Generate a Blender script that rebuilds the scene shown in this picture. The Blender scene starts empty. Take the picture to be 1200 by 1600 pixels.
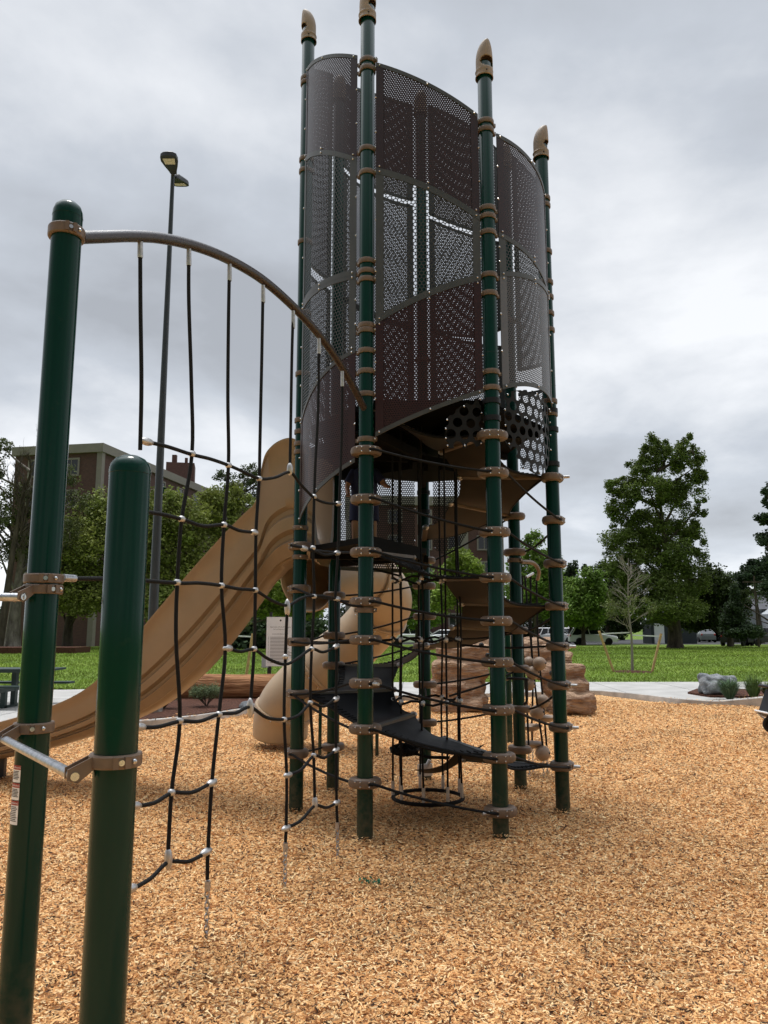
import bpy, math, random
import numpy as np
from mathutils import Vector, Matrix
random.seed(7); RNG = np.random.default_rng(11)
PI = math.pi; R = math.radians
SC = bpy.context.scene; COL = SC.collection

# ------------------------------------------------------------------ camera, sky, sun, exposure
F = 1200.0; PITCH = R(8.63); EYE = 1.6
cd = bpy.data.cameras.new('camera'); cam = bpy.data.objects.new('camera', cd); COL.objects.link(cam)
cam.location = (0, 0, EYE); cam.rotation_euler = (R(90) + PITCH, 0, 0)
cd.sensor_fit = 'VERTICAL'; cd.sensor_height = 36; cd.lens = 27.0; cd.clip_start = .05; cd.clip_end = 3000
SC.camera = cam
SC.view_settings.view_transform = 'Standard'; SC.view_settings.look = 'None'
SC.view_settings.exposure = 0.0; SC.view_settings.gamma = 1
SC.cycles.transparent_max_bounces = 40
SUN_EL = R(74); SUN_AZ = R(-20)          # azimuth measured from +Y towards +X
wd = bpy.data.worlds.new('World'); SC.world = wd; wd.use_nodes = True
nt = wd.node_tree; nt.nodes.clear(); N = nt.nodes.new; L = nt.links.new
out = N('ShaderNodeOutputWorld'); bg = N('ShaderNodeBackground'); bg.inputs[1].default_value = 0.1
sky = N('ShaderNodeTexSky'); sky.sky_type = 'NISHITA'; sky.sun_disc = False
sky.sun_elevation = SUN_EL; sky.sun_rotation = SUN_AZ
tc = N('ShaderNodeTexCoord'); sp = N('ShaderNodeSeparateXYZ'); L(tc.outputs['Generated'], sp.inputs[0])
def wmath(op, a, b=None, c=None):
    n = N('ShaderNodeMath'); n.operation = op
    for i, x in enumerate((a, b, c)):
        if x is None: continue
        if isinstance(x, (int, float)): n.inputs[i].default_value = x
        else: L(x, n.inputs[i])
    return n.outputs[0]
zc = wmath('MAXIMUM', sp.outputs[2], 0.0)
zz = wmath('ADD', zc, .30)
cb = N('ShaderNodeCombineXYZ'); L(wmath('DIVIDE', sp.outputs[0], zz), cb.inputs[0]); L(wmath('DIVIDE', sp.outputs[1], zz), cb.inputs[1])
def noise(scale, detail, rough, dist=0, off=(0, 0, 0)):
    mp = N('ShaderNodeMapping'); mp.inputs['Location'].default_value = off; L(cb.outputs[0], mp.inputs[0])
    n = N('ShaderNodeTexNoise'); n.inputs['Scale'].default_value = scale; n.inputs['Detail'].default_value = detail
    n.inputs['Roughness'].default_value = rough; n.inputs['Distortion'].default_value = dist; L(mp.outputs[0], n.inputs[0]); return n.outputs[0]
n1 = noise(.8, 8, .50, .35, (3.1, 1.7, 0)); n2 = noise(2.2, 7, .55, .15, (7.3, 2.2, 4))
mixn = wmath('ADD', wmath('MULTIPLY', n1, .72), wmath('MULTIPLY', n2, .28))
cr = N('ShaderNodeValToRGB'); L(mixn, cr.inputs[0]); e = cr.color_ramp.elements
e[0].position = .40; e[0].color = (4.5, 4.75, 5.15, 1)
e[1].position = .60; e[1].color = (9.9, 10.1, 10.4, 1)
m_ = cr.color_ramp.elements.new(.49); m_.color = (6.0, 6.4, 7.0, 1)
# overcast sky grows brighter towards the zenith; brighter band low on the horizon
zen = wmath('MULTIPLY_ADD', wmath('SMOOTH_MIN', wmath('MAXIMUM', wmath('SUBTRACT', zc, .68), 0.0), .3, .05), 13.0, 1.0)
hor = wmath('MULTIPLY', wmath('POWER', wmath('SUBTRACT', 1.0, zc), 8.0), .42)
# added dimming of the unseen sky behind the camera, darkens surfaces facing it
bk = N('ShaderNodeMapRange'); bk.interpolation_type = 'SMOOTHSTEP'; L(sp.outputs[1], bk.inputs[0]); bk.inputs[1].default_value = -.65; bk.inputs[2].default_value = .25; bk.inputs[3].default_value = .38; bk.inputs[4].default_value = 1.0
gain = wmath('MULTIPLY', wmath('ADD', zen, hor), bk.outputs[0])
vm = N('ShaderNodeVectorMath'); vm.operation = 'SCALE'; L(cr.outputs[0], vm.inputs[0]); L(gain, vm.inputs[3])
mx = N('ShaderNodeMix'); mx.data_type = 'RGBA'; mx.inputs[0].default_value = .93
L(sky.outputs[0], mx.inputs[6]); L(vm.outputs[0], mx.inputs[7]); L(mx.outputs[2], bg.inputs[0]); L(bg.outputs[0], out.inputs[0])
sd = bpy.data.lights.new('sun', 'SUN'); sd.energy = 1.5; sd.angle = R(14); sd.color = (1, .96, .9)
so = bpy.data.objects.new('sun', sd); COL.objects.link(so); so.location = (10, 20, 40)
sdir = Vector((math.sin(SUN_AZ) * math.cos(SUN_EL), math.cos(SUN_AZ) * math.cos(SUN_EL), math.sin(SUN_EL)))
so.rotation_euler = sdir.to_track_quat('Z', 'Y').to_euler()

# ------------------------------------------------------------------ helpers: a picture row/column of the survey photo -> a place in metres
CP, SP_ = math.cos(PITCH), math.sin(PITCH)
def _r(py): v = 800 - py; return F * CP - v * SP_, v * CP + F * SP_
def P(px, py, Y): h, v = _r(py); return Vector(((px - 600) / h * Y, Y, EYE + v / h * Y))
def G(px, py, z=0.0): h, v = _r(py); Y = (z - EYE) * h / v; return Vector(((px - 600) / h * Y, Y, z))
def zat(Y, py): h, v = _r(py); return EYE + v / h * Y
def PL(px, py, a, b):
    h, v = _r(py); k = (px - 600) / h; dx, dy = b[0] - a[0], b[1] - a[1]
    t = (k * a[1] - a[0]) / (dx - k * dy); Y = a[1] + t * dy
    return Vector((k * Y, Y, EYE + v / h * Y))

WL = {}
def tag(o, label=None, cat=None, group=None, kind=None):
    if label: o['label'] = label
    if cat: o['category'] = cat
    if group: o['group'] = group
    if kind: o['kind'] = kind
    return o
def thing(name, loc, label, cat, group=None):
    o = bpy.data.objects.new(name, None); COL.objects.link(o); o.location = loc; o.empty_display_size = .2
    WL[o.name] = Vector(loc); return tag(o, label, cat, group)
class MB:
    def __init__(s): s.v = []; s.f = []; s.m = []; s.uv = {}
    def add(s, vs, fs, mi=0):
        b = len(s.v); s.v += [tuple(x) for x in vs]; s.f += [tuple(b + i for i in f) for f in fs]; s.m += [mi] * len(fs); return s
    def box(s, c, d, rz=0, mi=0, M=None):
        c = Vector(c); M = M or Matrix.Rotation(rz, 3, 'Z')
        vs = [c + M @ Vector((x * d[0] / 2, y * d[1] / 2, z * d[2] / 2)) for x in (-1, 1) for y in (-1, 1) for z in (-1, 1)]
        return s.add(vs, [(0, 1, 3, 2), (4, 6, 7, 5), (0, 4, 5, 1), (2, 3, 7, 6), (0, 2, 6, 4), (1, 5, 7, 3)], mi)
    def beam(s, a, b, w, h, mi=0):
        a, b = Vector(a), Vector(b); d = (b - a); l = d.length; q = d.to_track_quat('X', 'Z').to_matrix()
        return s.box((a + b) / 2, (l, w, h), mi=mi, M=q)
    def tube(s, pts, r, seg=10, cap=True, mi=0, closed=False):
        pts = [Vector(p) for p in pts]; n = len(pts); rs = r if isinstance(r, (list, tuple)) else [r] * n
        vs = []; up = None
        for i in range(n):
            if closed: t = pts[(i + 1) % n] - pts[i - 1]
            else: t = pts[min(i + 1, n - 1)] - pts[max(i - 1, 0)]
            if t.length < 1e-9: t = Vector((0, 0, 1))
            t.normalize()
            if up is None: up = t.orthogonal().normalized()
            up = (up - t * up.dot(t)); up = up.normalized() if up.length > 1e-6 else t.orthogonal().normalized()
            w = t.cross(up)
            for k in range(seg):
                a = 2 * PI * k / seg; vs.append(pts[i] + (up * math.cos(a) + w * math.sin(a)) * rs[i])
        fs = []
        for i in range(n if closed else n - 1):
            j = (i + 1) % n
            for k in range(seg):
                l = (k + 1) % seg; fs.append((i * seg + k, i * seg + l, j * seg + l, j * seg + k))
        if cap and not closed: fs += [tuple(reversed(range(seg))), tuple((n - 1) * seg + k for k in range(seg))]
        return s.add(vs, fs, mi)
    def lathe(s, c, prof, seg=24, sx=1, ang=0, mi=0, M=None):
        c = Vector(c); vs = []
        Mr = M if M is not None else Matrix.Rotation(ang, 3, 'Z')
        for (r, z) in prof:
            for k in range(seg):
                a = 2 * PI * k / seg; vs.append(c + Mr @ Vector((r * math.cos(a) * sx, r * math.sin(a), z)))
        fs = []
        for i in range(len(prof) - 1):
            for k in range(seg):
                l = (k + 1) % seg; fs.append((i * seg + k, i * seg + l, (i + 1) * seg + l, (i + 1) * seg + k))
        n = len(prof)
        if prof[0][0] > 1e-4: fs.append(tuple(reversed(range(seg))))
        if prof[-1][0] > 1e-4: fs.append(tuple((n - 1) * seg + k for k in range(seg)))
        return s.add(vs, fs, mi)
    def ball(s, c, r, seg=12, rings=8, sc=(1, 1, 1), mi=0, M=None):
        prof = [(max(1e-5, math.sin(PI * i / rings)) * 1.0, -math.cos(PI * i / rings)) for i in range(rings + 1)]
        c = Vector(c); M = M or Matrix.Identity(3); vs = []
        for (q, z) in prof:
            for k in range(seg):
                a = 2 * PI * k / seg; vs.append(c + M @ Vector((q * math.cos(a) * r * sc[0], q * math.sin(a) * r * sc[1], z * r * sc[2])))
        fs = [(i * seg + k, i * seg + (k + 1) % seg, (i + 1) * seg + (k + 1) % seg, (i + 1) * seg + k) for i in range(rings) for k in range(seg)]
        return s.add(vs, fs, mi)
    def prism(s, poly, z0, z1, mi=0):
        n = len(poly); vs = [(p[0], p[1], z0) for p in poly] + [(p[0], p[1], z1) for p in poly]
        fs = [tuple(reversed(range(n))), tuple(range(n, 2 * n))] + [(i, (i + 1) % n, n + (i + 1) % n, n + i) for i in range(n)]
        return s.add(vs, fs, mi)
    def loft(s, rows, closed=True, caps=False, mi=0):
        k = len(rows[0]); vs = [p for r_ in rows for p in r_]; fs = []
        for i in range(len(rows) - 1):
            for j in range(k if closed else k - 1):
                l = (j + 1) % k; fs.append((i * k + j, i * k + l, (i + 1) * k + l, (i + 1) * k + j))
        if caps: fs += [tuple(reversed(range(k))), tuple((len(rows) - 1) * k + j for j in range(k))]
        return s.add(vs, fs, mi)
    def build(s, name, mats, parent=None, smooth=35):
        me = bpy.data.meshes.new(name); off = WL[parent.name] if parent else Vector((0, 0, 0))
        V = np.array(s.v, dtype=float) - np.array(off)
        me.from_pydata(V.tolist(), [], s.f)
        mats = mats if isinstance(mats, (list, tuple)) else [mats]
        for m in mats: me.materials.append(m)
        me.polygons.foreach_set('material_index', s.m)
        if s.uv: 
            uvl = me.uv_layers.new(name='UVMap'); li = np.zeros(len(me.loops), dtype=int); me.loops.foreach_get('vertex_index', li)
            arr = np.array([s.uv.get(i, (0, 0)) for i in range(len(s.v))], dtype=float); uvl.data.foreach_set('uv', arr[li].ravel())
        if smooth: me.shade_smooth(); me.set_sharp_from_angle(angle=R(smooth))
        me.update(); o = bpy.data.objects.new(name, me); COL.objects.link(o)
        if parent: o.parent = parent; WL[o.name] = off
        else: WL[o.name] = Vector((0, 0, 0))
        return o
def recenter(o, c):
    c = Vector(c); o.data.transform(Matrix.Translation(-c)); o.location = c; WL[o.name] = c; return o
def copy_tree(o, parent=None):
    c = o.copy(); COL.objects.link(c); c.parent = parent
    for ch in list(o.children): copy_tree(ch, c)
    return c
def spline(pts, n):
    pts = [Vector(p) for p in pts]; res = []
    ext = [2 * pts[0] - pts[1]] + pts + [2 * pts[-1] - pts[-2]]
    for i in range(len(pts) - 1):
        a, b, c, d = ext[i:i + 4]
        for k in range(n):
            t = k / n; res.append(.5 * ((2 * b) + (c - a) * t + (2 * a - 5 * b + 4 * c - d) * t * t + (3 * b - a - 3 * c + d) * t ** 3))
    res.append(pts[-1]); return res

# ------------------------------------------------------------------ materials
def mat(name, col, rough=.5, metal=0, var=.0, vscale=8, bump=0, bscale=40, spec=.5, coat=0, col2=None, stretch=(1, 1, 1), detail=5, subs=0, bdist=.02):
    m = bpy.data.materials.new(name); m.use_nodes = True; t = m.node_tree; b = t.nodes['Principled BSDF']
    b.inputs['Base Color'].default_value = (*col, 1); b.inputs['Roughness'].default_value = rough; b.inputs['Metallic'].default_value = metal
    b.inputs['Specular IOR Level'].default_value = spec; b.inputs['Coat Weight'].default_value = coat; b.inputs['Coat Roughness'].default_value = .08
    def nn(ty): return t.nodes.new(ty)
    if var or col2 or bump:
        c = nn('ShaderNodeTexCoord'); mp = nn('ShaderNodeMapping'); mp.inputs['Scale'].default_value = stretch; t.links.new(c.outputs['Object'], mp.inputs[0])
    if var or col2:
        n = nn('ShaderNodeTexNoise'); n.inputs['Scale'].default_value = vscale; n.inputs['Detail'].default_value = detail; n.inputs['Roughness'].default_value = .6
        t.links.new(mp.outputs[0], n.inputs[0]); r = nn('ShaderNodeValToRGB'); t.links.new(n.outputs[0], r.inputs[0])
        c2 = col2 or tuple(max(0, x * (1 - var)) for x in col); c1 = col if col2 else tuple(min(1, x * (1 + var)) for x in col)
        r.color_ramp.elements[0].position = .35; r.color_ramp.elements[0].color = (*c2, 1)
        r.color_ramp.elements[1].position = .65; r.color_ramp.elements[1].color = (*c1, 1)
        t.links.new(r.outputs[0], b.inputs['Base Color'])
        mr = nn('ShaderNodeMapRange'); t.links.new(n.outputs[0], mr.inputs[0]); mr.inputs[3].default_value = max(.02, rough - .08); mr.inputs[4].default_value = min(1, rough + .1)
        t.links.new(mr.outputs[0], b.inputs['Roughness'])
    if bump:
        n = nn('ShaderNodeTexNoise'); n.inputs['Scale'].default_value = bscale; n.inputs['Detail'].default_value = 6; t.links.new(mp.outputs[0], n.inputs[0])
        bm = nn('ShaderNodeBump'); bm.inputs['Strength'].default_value = bump; bm.inputs['Distance'].default_value = bdist
        t.links.new(n.outputs[0], bm.inputs['Height']); t.links.new(bm.outputs[0], b.inputs['Normal'])
    return m
def attrmat(name, rough=.7, trans=0, spec=.3):
    m = bpy.data.materials.new(name); m.use_nodes = True; t = m.node_tree; b = t.nodes['Principled BSDF']
    a = t.nodes.new('ShaderNodeAttribute'); a.attribute_name = 'tint'; t.links.new(a.outputs['Color'], b.inputs['Base Color'])
    b.inputs['Roughness'].default_value = rough; b.inputs['Specular IOR Level'].default_value = spec
    if trans:
        o = t.nodes['Material Output']; tr = t.nodes.new('ShaderNodeBsdfTranslucent'); mxs = t.nodes.new('ShaderNodeMixShader'); mxs.inputs[0].default_value = trans
        t.links.new(a.outputs['Color'], tr.inputs[0]); t.links.new(b.outputs[0], mxs.inputs[1]); t.links.new(tr.outputs[0], mxs.inputs[2]); t.links.new(mxs.outputs[0], o.inputs[0])
    return m
def perf(name, col, sp, rad, rough=.38):
    """sheet metal drilled with a staggered pattern of holes, in metres on the sheet"""
    m = mat(name, col, rough, 0, spec=.32, coat=.04); t = m.node_tree; b = t.nodes['Principled BSDF']; o = t.nodes['Material Output']
    def mt(op, a, b_=None):
        n = t.nodes.new('ShaderNodeMath'); n.operation = op
        for i, x in enumerate((a, b_)):
            if x is None: continue
            if isinstance(x, (int, float)): n.inputs[i].default_value = x
            else: t.links.new(x, n.inputs[i])
        return n.outputs[0]
    uv = t.nodes.new('ShaderNodeUVMap'); uv.uv_map = 'UVMap'; s = t.nodes.new('ShaderNodeSeparateXYZ'); t.links.new(uv.outputs[0], s.inputs[0])
    def dist(off):
        a = mt('MULTIPLY', mt('SUBTRACT', mt('FRACT', mt('ADD', mt('DIVIDE', s.outputs[0], sp), off)), .5), sp)
        c = mt('MULTIPLY', mt('SUBTRACT', mt('FRACT', mt('ADD', mt('DIVIDE', s.outputs[1], sp * 1.732), off)), .5), sp * 1.732)
        return mt('ADD', mt('MULTIPLY', a, a), mt('MULTIPLY', c, c))
    d = mt('MINIMUM', dist(0.0), dist(0.5)); hole = mt('LESS_THAN', d, rad * rad)
    tr = t.nodes.new('ShaderNodeBsdfTransparent'); mxs = t.nodes.new('ShaderNodeMixShader')
    t.links.new(hole, mxs.inputs[0]); t.links.new(b.outputs[0], mxs.inputs[1]); t.links.new(tr.outputs[0], mxs.inputs[2]); t.links.new(mxs.outputs[0], o.inputs[0])
    return m
M = dict(
    green=mat('green_post_paint', (.0012, .030, .021), .12, spec=.22, coat=.0, var=.1, vscale=3, bump=.05, bscale=7, stretch=(1, 1, .12)),
    tan=mat('tan_clamp', (.145, .098, .066), .42, spec=.5, var=.15, vscale=14),
    cap=mat('tan_cap', (.30, .215, .15), .5, var=.1, vscale=20),
    steel=mat('galvanised_steel', (.42, .43, .45), .34, 1, var=.25, vscale=60, bump=.15, bscale=180),
    alu=mat('cast_aluminium', (.52, .51, .50), .42, .85, var=.15, vscale=30),
    bolt=mat('bolt_steel', (.6, .6, .6), .25, 1),
    rope=mat('black_rope', (.008, .0085, .009), .7, spec=.2, bump=.9, bscale=160, stretch=(1, 1, 2.2), bdist=.004),
    rubber=mat('black_rubber_top', (.006, .007, .009), .5, spec=.25, var=.25, vscale=9),
    under=mat('brown_rubber_underside', (.036, .028, .022), .6, var=.15, vscale=5, spec=.2),
    slide=mat('tan_slide_plastic', (.31, .222, .146), .38, spec=.5, var=.07, vscale=2.5, coat=.1),
    tube=mat('tan_tube_plastic', (.42, .31, .20), .4, spec=.5, var=.08, vscale=2.5),
    pipe=mat('brown_pipe', (.032, .021, .018), .28, spec=.5, coat=.25, var=.15, vscale=50, bump=.2, bscale=260),
    deckm=mat('deck_black', (.005, .005, .005), .75, spec=.1),
    frame=mat('grey_frame_paint', (.05, .052, .050), .42, spec=.5, var=.1, vscale=12),
    brownsheet=mat('brown_sheet', (.030, .012, .011), .4),
    black=mat('black_plastic', (.010, .010, .011), .4, var=.2, vscale=10, spec=.3),
    lamp=mat('lamp_grey', (.028, .036, .044), .4, var=.1, vscale=6),
    dark=mat('dark_metal', (.015, .016, .018), .45),
    glass=mat('dark_glass', (.012, .015, .018), .08, spec=.8),
    lens=mat('lamp_lens', (.55, .52, .45), .3),
    concrete=mat('concrete', (.44, .43, .41), .85, var=.12, vscale=1.3, bump=.25, bscale=60, spec=.25),
    kerb=mat('kerb_concrete', (.46, .44, .41), .85, var=.2, vscale=4, bump=.4, bscale=40, spec=.25),
    mulch=mat('bark_mulch', (.16, .07, .045), .9, col2=(.04, .02, .015), vscale=26, bump=1, bscale=30, bdist=.06, spec=.15),
    rock=mat('sandstone_rock', (.50, .34, .225), .85, col2=(.25, .15, .10), vscale=2.6, bump=1, bscale=6, stretch=(1, 1, 4.5), bdist=.12, spec=.2),
    grock=mat('grey_rock', (.36, .37, .38), .8, col2=(.10, .11, .12), vscale=3.5, bump=1, bscale=7, bdist=.1, spec=.2),
    log=mat('log_wood', (.46, .235, .11), .75, col2=(.19, .075, .03), vscale=4, bump=.8, bscale=8, stretch=(.35, 3, 3), bdist=.05, spec=.2),
    stake=mat('stake_wood', (.52, .33, .15), .75, var=.2, vscale=10),
    bark=mat('tree_bark', (.085, .068, .055), .9, var=.4, vscale=3, bump=1, bscale=6, stretch=(1, 1, .3), bdist=.1, spec=.1),
    pbark=mat('pale_bark', (.30, .265, .23), .9, col2=(.12, .10, .085), vscale=3.2, bump=1, bscale=6, stretch=(1, 1, .4), bdist=.1, spec=.1),
    twig=mat('pale_twig', (.26, .23, .19), .8),
    cream=mat('cream_trim', (.25, .22, .19), .7, var=.06, vscale=2),
    roofm=mat('grey_roof', (.10, .10, .115), .8, var=.2, vscale=2),
    white=mat('white_board', (.84, .85, .86), .45, var=.03, vscale=3), ink=mat('ink', (.04, .04, .045), .6), red=mat('label_red', (.35, .03, .02), .5),
    siding=mat('pale_siding', (.45, .48, .50), .7, var=.05, vscale=2),
    tyre=mat('tyre', (.012, .012, .012), .8), rim=mat('wheel_rim', (.35, .35, .36), .35, .8),
    asphalt=mat('asphalt', (.05, .05, .052), .9, var=.15, vscale=.8, bump=.2, bscale=60),
    skin=mat('skin', (.42, .22, .14), .55, subs=.1), blue=mat('navy_cloth', (.010, .016, .07), .8, var=.2, vscale=20), hair=mat('brown_hair', (.04, .022, .012), .6),
    leaf=attrmat('leaves', .62, .25, .25), chips=attrmat('wood_chips', .78, 0, .2), blade=attrmat('grass_blades', .7, .3, .2),
    p_dense=perf('perforated_brown', (.034, .020, .021), .0215, .0033, .36), p_dark=perf('perforated_dark_brown', (.028, .009, .007), .0215, .0042, .36),
    p_big=perf('hex_perforated_grey', (.045, .046, .045), .034, .0135, .42), p_grey=perf('perforated_grey', (.07, .066, .071), .022, .0050, .36),
    p_round=perf('round_hole_black', (.004, .004, .004), .115, .040, .7), p_inner=perf('perforated_inner', (.035, .028, .032), .0215, .0050), p_low=perf('perforated_low', (.02, .016, .016), .0265, .0085),
    s_dense=mat('solid_brown', (.034, .021, .023), .36, spec=.32, coat=.04), s_dark=mat('solid_dark_brown', (.028, .009, .007), .34, spec=.32, coat=.04), s_grey=mat('solid_grey', (.10, .098, .104), .36, spec=.6, coat=.15))
def dusty(m):
    """splash of dust and bark dirt low on a post, with a ragged upper edge, and faint rub marks above"""
    t = m.node_tree; b = t.nodes['Principled BSDF']; src = b.inputs['Base Color'].links[0].from_socket
    g = t.nodes.new('ShaderNodeNewGeometry'); s = t.nodes.new('ShaderNodeSeparateXYZ'); t.links.new(g.outputs['Position'], s.inputs[0])
    n = t.nodes.new('ShaderNodeTexNoise'); n.inputs['Scale'].default_value = 22; n.inputs['Detail'].default_value = 7; t.links.new(g.outputs['Position'], n.inputs[0])
    mr = t.nodes.new('ShaderNodeMapRange'); t.links.new(s.outputs[2], mr.inputs[0]); mr.inputs[1].default_value = .0; mr.inputs[2].default_value = .42; mr.inputs[3].default_value = 1.15; mr.inputs[4].default_value = .33
    a = t.nodes.new('ShaderNodeMath'); a.operation = 'MULTIPLY'; t.links.new(mr.outputs[0], a.inputs[0]); t.links.new(n.outputs[0], a.inputs[1])
    r = t.nodes.new('ShaderNodeMapRange'); t.links.new(a.outputs[0], r.inputs[0]); r.inputs[1].default_value = .22; r.inputs[2].default_value = .75; r.inputs[3].default_value = 0; r.inputs[4].default_value = .4
    mx_ = t.nodes.new('ShaderNodeMix'); mx_.data_type = 'RGBA'; t.links.new(r.outputs[0], mx_.inputs[0]); t.links.new(src, mx_.inputs[6]); mx_.inputs[7].default_value = (.20, .14, .085, 1); t.links.new(mx_.outputs[2], b.inputs['Base Color'])
dusty(M['green'])
def brick_mat():
    m = bpy.data.materials.new('red_brick'); m.use_nodes = True; t = m.node_tree; b = t.nodes['Principled BSDF']
    c = t.nodes.new('ShaderNodeTexCoord'); s = t.nodes.new('ShaderNodeSeparateXYZ'); t.links.new(c.outputs['Object'], s.inputs[0])
    a = t.nodes.new('ShaderNodeMath'); a.operation = 'ADD'; t.links.new(s.outputs[0], a.inputs[0]); t.links.new(s.outputs[1], a.inputs[1])
    k = t.nodes.new('ShaderNodeCombineXYZ'); t.links.new(a.outputs[0], k.inputs[0]); t.links.new(s.outputs[2], k.inputs[1])
    br = t.nodes.new('ShaderNodeTexBrick'); t.links.new(k.outputs[0], br.inputs[0]); br.inputs['Scale'].default_value = 3.2
    br.inputs['Color1'].default_value = (.085, .040, .034, 1); br.inputs['Color2'].default_value = (.12, .055, .045, 1); br.inputs['Mortar'].default_value = (.12, .085, .075, 1)
    br.inputs['Mortar Size'].default_value = .012; t.links.new(br.outputs[0], b.inputs['Base Color']); b.inputs['Roughness'].default_value = .85
    return m
M['brick'] = brick_mat()
def pathmat():
    m = M['concrete']; return m
def voro_ground(name, cols, scale, rough=.85):
    m = bpy.data.materials.new(name); m.use_nodes = True; t = m.node_tree; b = t.nodes['Principled BSDF']; b.inputs['Roughness'].default_value = rough; b.inputs['Specular IOR Level'].default_value = .15
    c = t.nodes.new('ShaderNodeTexCoord'); n0 = t.nodes.new('ShaderNodeTexNoise'); n0.inputs['Scale'].default_value = 30; t.links.new(c.outputs['Object'], n0.inputs[0])
    ml = t.nodes.new('ShaderNodeMix'); ml.data_type = 'RGBA'; ml.blend_type = 'LINEAR_LIGHT'; ml.inputs[0].default_value = .03
    t.links.new(c.outputs['Object'], ml.inputs[6]); t.links.new(n0.outputs[1], ml.inputs[7])
    v = t.nodes.new('ShaderNodeTexVoronoi'); v.inputs['Scale'].default_value = scale; t.links.new(ml.outputs[2], v.inputs['Vector'])
    s = t.nodes.new('ShaderNodeSeparateColor'); t.links.new(v.outputs['Color'], s.inputs[0])
    r = t.nodes.new('ShaderNodeValToRGB'); r.color_ramp.interpolation = 'CONSTANT'; t.links.new(s.outputs[0], r.inputs[0])
    while len(r.color_ramp.elements) < len(cols): r.color_ramp.elements.new(.5)
    for i, (p, cc) in enumerate(cols): r.color_ramp.elements[i].position = p; r.color_ramp.elements[i].color = (*cc, 1)
    n = t.nodes.new('ShaderNodeTexNoise'); n.inputs['Scale'].default_value = .8; n.inputs['Detail'].default_value = 4; t.links.new(c.outputs['Object'], n.inputs[0])
    mr = t.nodes.new('ShaderNodeMapRange'); mr.inputs[1].default_value = .3; mr.inputs[2].default_value = .7; mr.inputs[3].default_value = .85; mr.inputs[4].default_value = 1.1; t.links.new(n.outputs[0], mr.inputs[0])
    vm = t.nodes.new('ShaderNodeVectorMath'); vm.operation = 'SCALE'; t.links.new(r.outputs[0], vm.inputs[0]); t.links.new(mr.outputs[0], vm.inputs[3]); t.links.new(vm.outputs[0], b.inputs['Base Color'])
    bp = t.nodes.new('ShaderNodeBump'); bp.inputs['Strength'].default_value = .9; bp.inputs['Distance'].default_value = .02; t.links.new(s.outputs[1], bp.inputs['Height']); t.links.new(bp.outputs[0], b.inputs['Normal'])
    return m
CHIP = [((.85, .50, .215), .36), ((.94, .67, .36), .19), ((.68, .34, .125), .23), ((.30, .13, .05), .14), ((.07, .04, .025), .08)]
M['chipground'] = voro_ground('chip_ground', [(0, (.62, .31, .12)), (.25, (.80, .47, .20)), (.60, (.90, .63, .33)), (.76, (.24, .11, .045)), (.88, (.08, .045, .025))], 46)
def lawn_mat():
    m = bpy.data.materials.new('lawn_grass'); m.use_nodes = True; t = m.node_tree; b = t.nodes['Principled BSDF']; b.inputs['Roughness'].default_value = .85; b.inputs['Specular IOR Level'].default_value = .15
    c = t.nodes.new('ShaderNodeTexCoord')
    def nz(sc, st, d=5):
        mp = t.nodes.new('ShaderNodeMapping'); mp.inputs['Scale'].default_value = st; t.links.new(c.outputs['Object'], mp.inputs[0])
        n = t.nodes.new('ShaderNodeTexNoise'); n.inputs['Scale'].default_value = sc; n.inputs['Detail'].default_value = d; t.links.new(mp.outputs[0], n.inputs[0]); return n.outputs[0]
    big = nz(.3, (.35, 1, 1), 7); fine = nz(9, (1, 1, 1), 8)
    r = t.nodes.new('ShaderNodeValToRGB'); t.links.new(big, r.inputs[0]); r.color_ramp.elements[0].position = .36; r.color_ramp.elements[0].color = (.095, .165, .026, 1)
    r.color_ramp.elements[1].position = .64; r.color_ramp.elements[1].color = (.19, .275, .045, 1)
    r2 = t.nodes.new('ShaderNodeValToRGB'); t.links.new(fine, r2.inputs[0]); r2.color_ramp.elements[0].position = .3; r2.color_ramp.elements[0].color = (.5, .5, .45, 1)
    r2.color_ramp.elements[1].position = .7; r2.color_ramp.elements[1].color = (1.35, 1.3, 1.2, 1)
    mu = t.nodes.new('ShaderNodeMix'); mu.data_type = 'RGBA'; mu.blend_type = 'MULTIPLY'; mu.inputs[0].default_value = 1; t.links.new(r.outputs[0], mu.inputs[6]); t.links.new(r2.outputs[0], mu.inputs[7])
    t.links.new(mu.outputs[2], b.inputs['Base Color'])
    bp = t.nodes.new('ShaderNodeBump'); bp.inputs['Strength'].default_value = .8; bp.inputs['Distance'].default_value = .05; t.links.new(fine, bp.inputs['Height']); t.links.new(bp.outputs[0], b.inputs['Normal'])
    return m
M['lawn'] = lawn_mat()

# ------------------------------------------------------------------ numpy mesh helper with a per-vertex natural colour
def np_mesh(name, V, Fq, C, m, parent=None, kind=None):
    me = bpy.data.meshes.new(name); off = np.array(WL[parent.name]) if parent else np.zeros(3)
    V = (V.reshape(-1, 3) - off).astype(np.float32); k = Fq.shape[1]; nf = len(Fq)
    me.vertices.add(len(V)); me.vertices.foreach_set('co', V.ravel()); me.loops.add(nf * k); me.loops.foreach_set('vertex_index', Fq.ravel().astype(np.int32))
    me.polygons.add(nf); me.polygons.foreach_set('loop_start', (np.arange(nf) * k).astype(np.int32))
    a = me.color_attributes.new('tint', 'FLOAT_COLOR', 'POINT'); Ca = np.ones((len(V), 4), dtype=np.float32); Ca[:, :3] = C; a.data.foreach_set('color', Ca.ravel())
    me.materials.append(m); me.update(calc_edges=True); me.validate()
    o = bpy.data.objects.new(name, me); COL.objects.link(o); WL[o.name] = Vector(off)
    if parent: o.parent = parent
    if kind: o['kind'] = kind
    return o

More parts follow.
